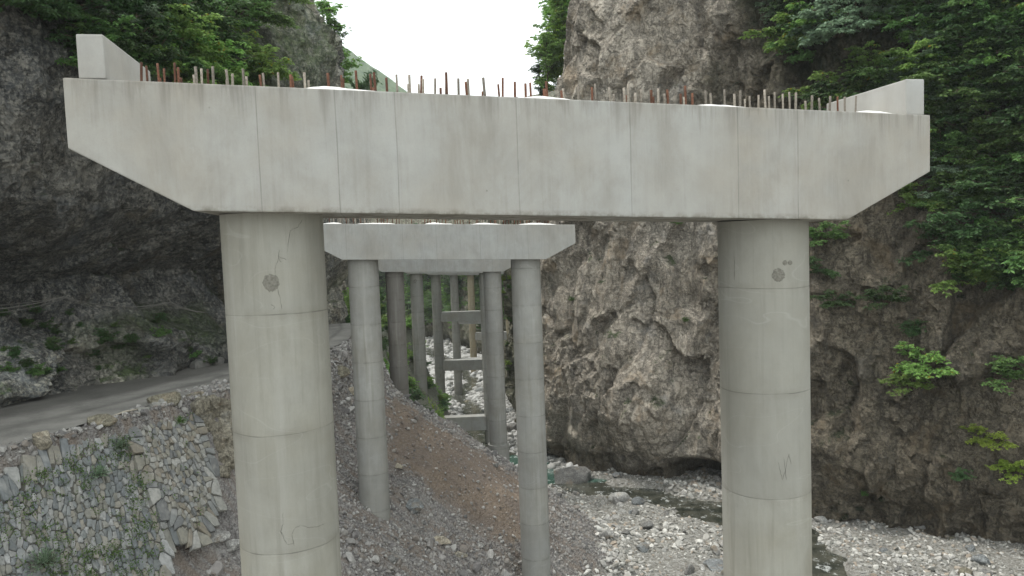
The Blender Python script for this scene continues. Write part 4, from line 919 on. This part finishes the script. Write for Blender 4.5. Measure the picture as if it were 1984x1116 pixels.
def cliff_plant(px, py, kind, col, v, sc, label, group=None, which=None, name='cliff_shrub', cat='shrub', out=0):
    h = hit(px, py, which)
    if h is None: return None
    l, n, _ = h; az = math.atan2(n.y, n.x); return plant(name, kind, col, v, l-Vector((0, 0, .25*sc))+Vector((n.x, n.y, 0))*out, sc, az+random.uniform(-.4, .4), label, cat, group)
# named shrubs across the gorge
for (px, py, kind, col, v, sc, lab) in [
    (1812, 700, 'spray', 'bright', 0, 1.75, 'broad bright green shrub with yellow leaves hanging from the bare cliff'),
    (1770, 745, 'spray', 'bright', 1, 1.15, 'bright green shrub just below the broad one with yellow leaves'),
    (1925, 720, 'spray', 'mid', 2, 1.5, 'layered green shrub beside the broad bright one near the cliff shadow'),
    (1925, 845, 'spray', 'lime', 0, 1.1, 'yellow green spray of leaves reaching out low on the cliff'),
    (1975, 910, 'spray', 'lime', 1, 1.0, 'lowest lime green shrub at the edge of the view'),
    (1805, 385, 'spray', 'bright', 2, 1.6, 'light green shrub under the tip of the nearest cap beam'),
    (1925, 460, 'spray', 'mid', 0, 1.9, 'arching green shrub over the dark hollow'),
    (1600, 460, 'spray', 'mid', 1, 1.3, 'green shrub behind the top of the right hand column'),
    (1600, 520, 'spray', 'dark', 2, 1.1, 'dark green shrub hanging beside the right hand column'),
    (1610, 580, 'spray', 'dark', 0, 1.1, 'dim shrub on the cliff halfway up beside the right hand column'),
    (1720, 580, 'spray', 'dark', 1, 1.2, 'dark shrub above the small round hole in the cliff'),
    (1775, 640, 'bush', 'dark', 1, 1.1, 'dusky rounded bush just above the broad bright shrub'),
    (1860, 920, 'bush', 'dark', 2, .7, 'small dark bush low on the brown cliff'),
    (1672, 955, 'bush', 'mid', 0, .35, 'tiny tuft of green in a crack near the cliff foot'),
    (1690, 130, 'spray', 'bright', 1, 1.5, 'light green shrub standing out above the cap end wall'),
    (1760, 150, 'spray', 'mid', 2, 1.4, 'green shrub next to the light one above the end wall'),
    (1850, 70, 'spray', 'mid', 1, 2.0, 'long armed shrub near the top of the wooded cliff'),
    (1310, 430, 'bush', 'mid', 0, .55, 'small bush on the tan cliff right under the nearest cap beam'),
    (1330, 620, 'bush', 'mid', 1, .4, 'little tuft halfway up the tan cliff'),
    (1110, 580, 'bush', 'mid', 2, .35, 'little tuft on the tan cliff beside the second pier')]:
    cliff_plant(px, py, kind, col, v, sc, lab, 'shrubs growing on the cliffs')
rg = random.Random(5)
CN = {'dark': 'dark green', 'mid': 'green', 'bright': 'bright green', 'blue': 'bluish green', 'lime': 'yellow green'}
def lab_of(px, py, col, kind):
    where = 'by the bare rock edge' if px < 1600 else 'above the end wall' if px < 1700 else 'above the cap tip' if px < 1790 else 'past the cap end' if px < 1870 else 'at the outer edge'
    hh = 'cut by the top' if py < 0 else 'near the top' if py < 75 else 'over end wall height' if py < 150 else 'level with end wall' if py < 235 else 'level with cap face' if py < 350 else 'below cap level' if py < 450 else 'over dark hollow'
    return '%s %s on wooded cliff %s, %s' % (CN[col], 'spreading shrub' if kind == 'spray' else 'rounded bush', where, hh)
def lab_left(px, py, col):
    where = 'over dark bare rock' if px < 140 else 'behind the end wall' if px < 230 else 'behind the rusty rebar' if px < 320 else 'behind the grey rebar' if px < 420 else 'beside the rock spire'
    hh = 'cut by the top' if py < 0 else 'in upper growth' if py < 45 else 'midway down' if py < 95 else 'at lower fringe'
    return '%s shrub on wooded shelf %s, %s' % (CN[col], where, hh)
# dense cover on the upper cliff across the gorge
n = 0
for _ in range(5000):
    px = rg.uniform(1480, 2080); py = rg.uniform(-120, 560)
    lim = np.interp(px, [1480, 1540, 1640, 1800, 1880, 1920, 2080], [60, 170, 235, 330, 560, 680, 700])
    if py > lim: continue
    if py > 330 and px < 1850 and rg.random() < .35: continue
    cl = noise(np.array([[px/110, py/90, .5]]), 1, 4)[0]
    if cl < -.15 and py > 40 and px < 1850 and rg.random() < .85: continue
    kind = rg.choice(['spray', 'spray', 'bush']); col = rg.choices(['dark', 'mid', 'bright', 'blue'], [4, 3, 2.0, 1.2])[0]
    if cliff_plant(px, py, kind, col, rg.randrange(3), rg.uniform(1.3, 2.5), lab_of(px, py, col, kind), 'dense shrubs high on the cliff across the gorge', BR): n += 1
    if n >= 180: break
# wooded shelf above the dark overhang
n = 0
for _ in range(4000):
    px = rg.uniform(-80, 530); py = rg.uniform(-140, 165)
    lim = np.interp(px, [-80, 0, 90, 150, 230, 400, 500, 530], [0, 5, 35, 100, 150, 165, 160, 60])
    if py > lim: continue
    col = rg.choices(['dark', 'mid', 'bright', 'blue'], [1.5, 3.5, 3.5, .3] if px > 300 else [6, 2, .2, .3])[0]
    if cliff_plant(px, py, rg.choice(['spray', 'bush', 'spray']), col, rg.randrange(3), rg.uniform(1.0, 2.0), lab_left(px, py, col), 'shrubs on the wooded shelf above the overhang', BL, name='shelf_shrub'): n += 1
    if n >= 110: break
for px, py, sc, lab in ((505, 125, .9, 'yellow green bush behind the rebar at the foot of the rock spire'), (470, 135, .8, 'small yellow green bush next to the rock spire')):
    cliff_plant(px, py, 'bush', 'lime', 1, sc, lab, None, BL)
# skyline trees
def tree_at(px, py, Y, sc, col, v, lab, grp=None, rz=0):
    p = at(px, py, Y); return plant('tree', 'tree', col, v, p, sc, rz, lab, 'tree', grp)
k = 0
for (px, py, Y, sc, col) in [(1056, 190, 79, 1.25, 'bright'), (1082, 165, 80, 1.35, 'lime'), (1100, 110, 80, 1.2, 'bright'), (1108, 60, 80, 1.4, 'bright'), (1128, 30, 79, 1.1, 'bright'), (1076, 120, 84, 1.5, 'bright'), (1092, 60, 86, 1.3, 'bright'), (1105, -5, 86, 1.3, 'mid'), (1050, 200, 83, .8, 'dark'), (1120, 120, 78, .7, 'dark'), (1142, -5, 78, .9, 'bright')]:
    tree_at(px, py, Y, sc, col, k % 3, 'green tree on the skyline slope beyond the grey cliff', 'trees on the skyline slope beyond the cliff', k*1.3); k += 1
for (px, py, Y, sc, col) in [(640, 105, 72, 1.0, 'bright'), (655, 140, 72, .95, 'mid'), (665, 172, 71, .8, 'bright')]:
    tree_at(px, py, Y, sc, col, k % 3, 'small tree behind the rock spire against the white sky', 'trees behind the rock spire', k*1.3); k += 1
# leaning branch against the sky
p = at(668, 185, 66); o = plant('leaning_tree', 'tree', 'dark', 1, p, .62, .3, 'thin leaning tree whose branch crosses the white sky above the cap', 'tree', tilt=1.0)
# background woods on far slopes
n = 0
for _ in range(1500):
    px = rg.uniform(700, 990); py = rg.uniform(490, 640); h = hit(px, py)
    if h is None or h[2] < 95: continue
    if px > 830 and rg.random() < .35: continue
    plant('tree', 'tree', rg.choice(['mid', 'dark', 'bright']), rg.randrange(3), h[0]-Vector((0, 0, 1.0)), rg.uniform(1.3, 2.3), rg.uniform(0, 6), 'green tree on the far slopes seen between the piers', 'tree', 'trees on the far slopes between the piers'); n += 1
    if n >= 75: break
# bank plants beyond the spoil slope
n = 0
for _ in range(900):
    X = rg.uniform(-22, -8.5); Y = rg.uniform(64, 103); z = gz(X, Y)
    if z < bed(Y)+1.6 or abs(X+10.45) < 1.3 and abs(Y-81) < 4 or X > -10.5+(Y-64)*0 and rg.random() < .5: continue
    tr = X < np.interp(Y, TY, TXo)-1.5 and rg.random() < .3
    plant('bank_tree' if tr else 'bank_bush', 'tree' if tr else 'bush', rg.choice(['mid', 'bright', 'bright', 'dark']), rg.randrange(3), (X, Y, z-.1), rg.uniform(.5, .9) if tr else rg.uniform(.6, 1.5), rg.uniform(0, 6),
          'young tree on the bank beyond the spoil slope' if tr else 'leafy bush on the bank beyond the spoil slope', 'tree' if tr else 'bush', 'trees on the bank beyond the spoil slope' if tr else 'bushes on the bank beyond the spoil slope'); n += 1
    if n >= 120: break
for _ in range(14):
    px = rg.uniform(974, 992); py = rg.uniform(530, 760); cliff_plant(px, py, 'bush', rg.choice(['mid', 'lime']), rg.randrange(3), rg.uniform(.3, .7), 'small mossy bush on the cliff seen beside the second pier', 'mossy bushes on the cliff beside the second pier', BR)
# undergrowth in the shade under the overhang
n = 0
for _ in range(200):
    px = rg.uniform(0, 430); py = rg.uniform(600, 720); h = hit(px, py, BL)
    if h is None: continue
    l, nn_, _ = h; plant('shade_bush', 'bush', rg.choice(['dark', 'mid', 'dark']), rg.randrange(3), l-Vector((0, 0, .1)), rg.uniform(.25, .55), rg.uniform(0, 6), 'small bush in the shade at the back of the road', 'bush', 'small bushes in the shade behind the road'); n += 1
    if n >= 34: break
# plants of the stone wall
def wall_pt(u, v, h=.1): return Vector(A0+u*U+v*Vv+nn*h)
for px, py, col, sc, lab in ((228, 872, 'blue', .85, 'feathery grey green tuft at the top of the stone wall'), (187, 925, 'blue', .9, 'feathery tuft hanging halfway down the mossy wall section'), (343, 822, 'mid', .75, 'green tuft at the top corner of the clean wall section'), (78, 1098, 'blue', 1.2, 'large pale tuft at the lower edge of the stone wall')):
    u, v = wall_uv(px, py); plant('fern', 'fern', col, 0, wall_pt(u, v, .1), sc, .5, lab, 'fern', 'tufts on the stone wall')
cs = []; ds = []; rgn = np.random.default_rng(3)
for q in ptsA:
    m_ = fbm(np.array([[q[0], q[1], 0]]), 1.6, 2, 12)[0]
    if m_ > 0 and rgn.random() < .45:
        k = rgn.integers(10, 34); e = q+rgn.normal(0, .10, (k, 2))+[.12, 0]; cs.append(A0+e[:, :1]*U+e[:, 1:]*Vv+nn*rgn.uniform(.05, .2, (k, 1))); ds.append(rgn.normal(0, 1, (k, 3))+nn*.6)
for q in ptsB:
    if rgn.random() < .05: k = 10; e = q+rgn.normal(0, .08, (k, 2)); cs.append(A0+e[:, :1]*U+e[:, 1:]*Vv+nn*rgn.uniform(.25, .38, (k, 1))); ds.append(rgn.normal(0, 1, (k, 3))+nn*.6)
V, F = leaf_cloud(np.concatenate(cs), np.concatenate(ds), .075, .045, rgn)
tag(link('creeper', mesh_np('creeper', V, F), leaf_mat('leaf_creeper', [(.05, .09, .02), (.08, .13, .03), (.13, .19, .05)])), 'low green creeper growing in the joints of the stone wall', 'creeper', kind='stuff')
# grass by the low beam
gpnt = at(872, 818, 80); cs = np.stack([gpnt[0]+RNG.normal(0, 1.1, 900), gpnt[1]+RNG.normal(0, .8, 900), np.zeros(900)], 1); cs[:, 2] = terrain(cs[:, 0], cs[:, 1])
V, F = leaf_cloud(cs, np.array([0, 0, 1.0])+RNG.normal(0, .3, (900, 3)), .5, .05, RNG); tag(link('grass', mesh_np('grass', V, F), LM['lime']), 'bright grass on the bank where the low beam ends', 'grass', kind='stuff')

# ------------------------------------------------------------------ small things
# cables along the overhang
def cable(pts, r, lab, dY=0):
    P = []
    for a, b in zip(pts[:-1], pts[1:]):
        for t in np.linspace(0, 1, 9)[:-1]:
            P.append(at(a[0]+(b[0]-a[0])*t, a[1]+(b[1]-a[1])*t+ (b[2] if len(b) > 2 else 0)*4*t*(1-t), np.interp(a[0]+(b[0]-a[0])*t, [-60, 130, 330, 440], [26.5, 29.5, 33.0, 34.5])+dY))
    V, F, C = tube_np(P, r, 6); o = link('cable', mesh_np('cable', V, [F, C], True), simple('cable_sheath', (.085, .08, .07), .6, .2)); tag(o, lab, 'cable', 'cables hung along the dark overhang')
cable([(-60, 602), (125, 575, 6), (330, 586, 14), (410, 606, 5)], .022, 'upper cable hung in loops under the dark overhang')
cable([(-60, 608), (128, 577, 9), (322, 587, 18), (400, 607, 3)], .016, 'lower cable sagging just beneath the other one')
cable([(-60, 594), (130, 575, 4), (150, 590, 4)], .014, 'thin cable ending at the hook on the overhang')
# kerb block on the inner side of the road
pk = [at(372, 713, 37.0), at(428, 702, 38.6)]; a = pk[0]; b = pk[1]; d = (b-a); L = np.linalg.norm(d[:2]); o = bm_obj('kerb_block', prism([(-L/2, 0), (-L/2, .38), (-L/2+.15, .45), (L/2-.15, .45), (L/2, .38), (L/2, 0)], -.25, .25, .04), simple('old_concrete', (.17, .165, .15), .9, .4, 5), None)
o.location = ((a+b)/2)[0], ((a+b)/2)[1], -6.02; o.rotation_euler = (0, 0, math.atan2(d[1], d[0])); tag(o, 'low concrete kerb block at the foot of the dark cliff', 'kerb block')
# driftwood
p0 = gp(218, 812); p1 = gp(272, 799); P = [np.array(p0)+[0, 0, .12], (np.array(p0)+np.array(p1))/2+[0, 0, .16], np.array(p1)+[0, 0, .14]]
V, F, C = tube_np(P, [.03, .045, .02], 7); tag(link('driftwood', mesh_np('driftwood', V, [F, C], True), simple('dry_wood', (.42, .38, .31), .9, .3)), 'bleached stick lying in the rubble beside the road', 'stick')
# painted numbers on two far columns
def number(bi, s_, strokes, cx, cy, k):
    root = bent_roots[bi]; tubes_obj('painted_number', [(np.array([on_col(root, s_, cx+x*k, cy+y*k, .703) for x, y in st]), .022) for st in strokes], M_CRACK, cols[2*bi], 4)
number(3, -S_, [[(-2.2, -3), (-2.2, 3)], [(-.6, -2.2), (.4, -3), (1.6, -2.6), (1.8, -1.2), (-.6, 3), (2, 3)]], 805, 545, 1.2)
number(4, -S_, [[(-2, -3), (2, -3), (0, 3)]], 852, 728, 1.1)
# air in the gorge
bm = bmesh.new(); bmesh.ops.create_cube(bm, size=1); me = bpy.data.meshes.new('haze'); bm.to_mesh(me); bm.free()
hz = link('haze', me); hz.scale = (700, 900, 500); hz.location = (-60, 300, 190); tag(hz, kind='stuff')
hm = bpy.data.materials.new('haze'); hm.use_nodes = True; t_ = hm.node_tree; t_.nodes.clear(); ho = t_.nodes.new('ShaderNodeOutputMaterial'); pv = t_.nodes.new('ShaderNodeVolumePrincipled')
pv.inputs['Color'].default_value = (.9, .95, .96, 1); pv.inputs['Density'].default_value = .00028; t_.links.new(pv.outputs[0], ho.inputs['Volume']); me.materials.append(hm)
if 0:
    for px,py in ((745,540),(745,600),(745,680),(790,560),(790,620),(790,700),(828,560),(828,650),(865,560),(865,640),(895,560),(895,660),(920,560),(985,600),(660,560),(660,640)):
        h=hit(px,py); print(px,py,tuple(round(c,1) for c in h[0]) if h else None, tuple(round(c,1) for c in gp(px,py,20,400)))
print('verts', sum(len(o.data.vertices) for o in COL.objects if o.type == 'MESH'))
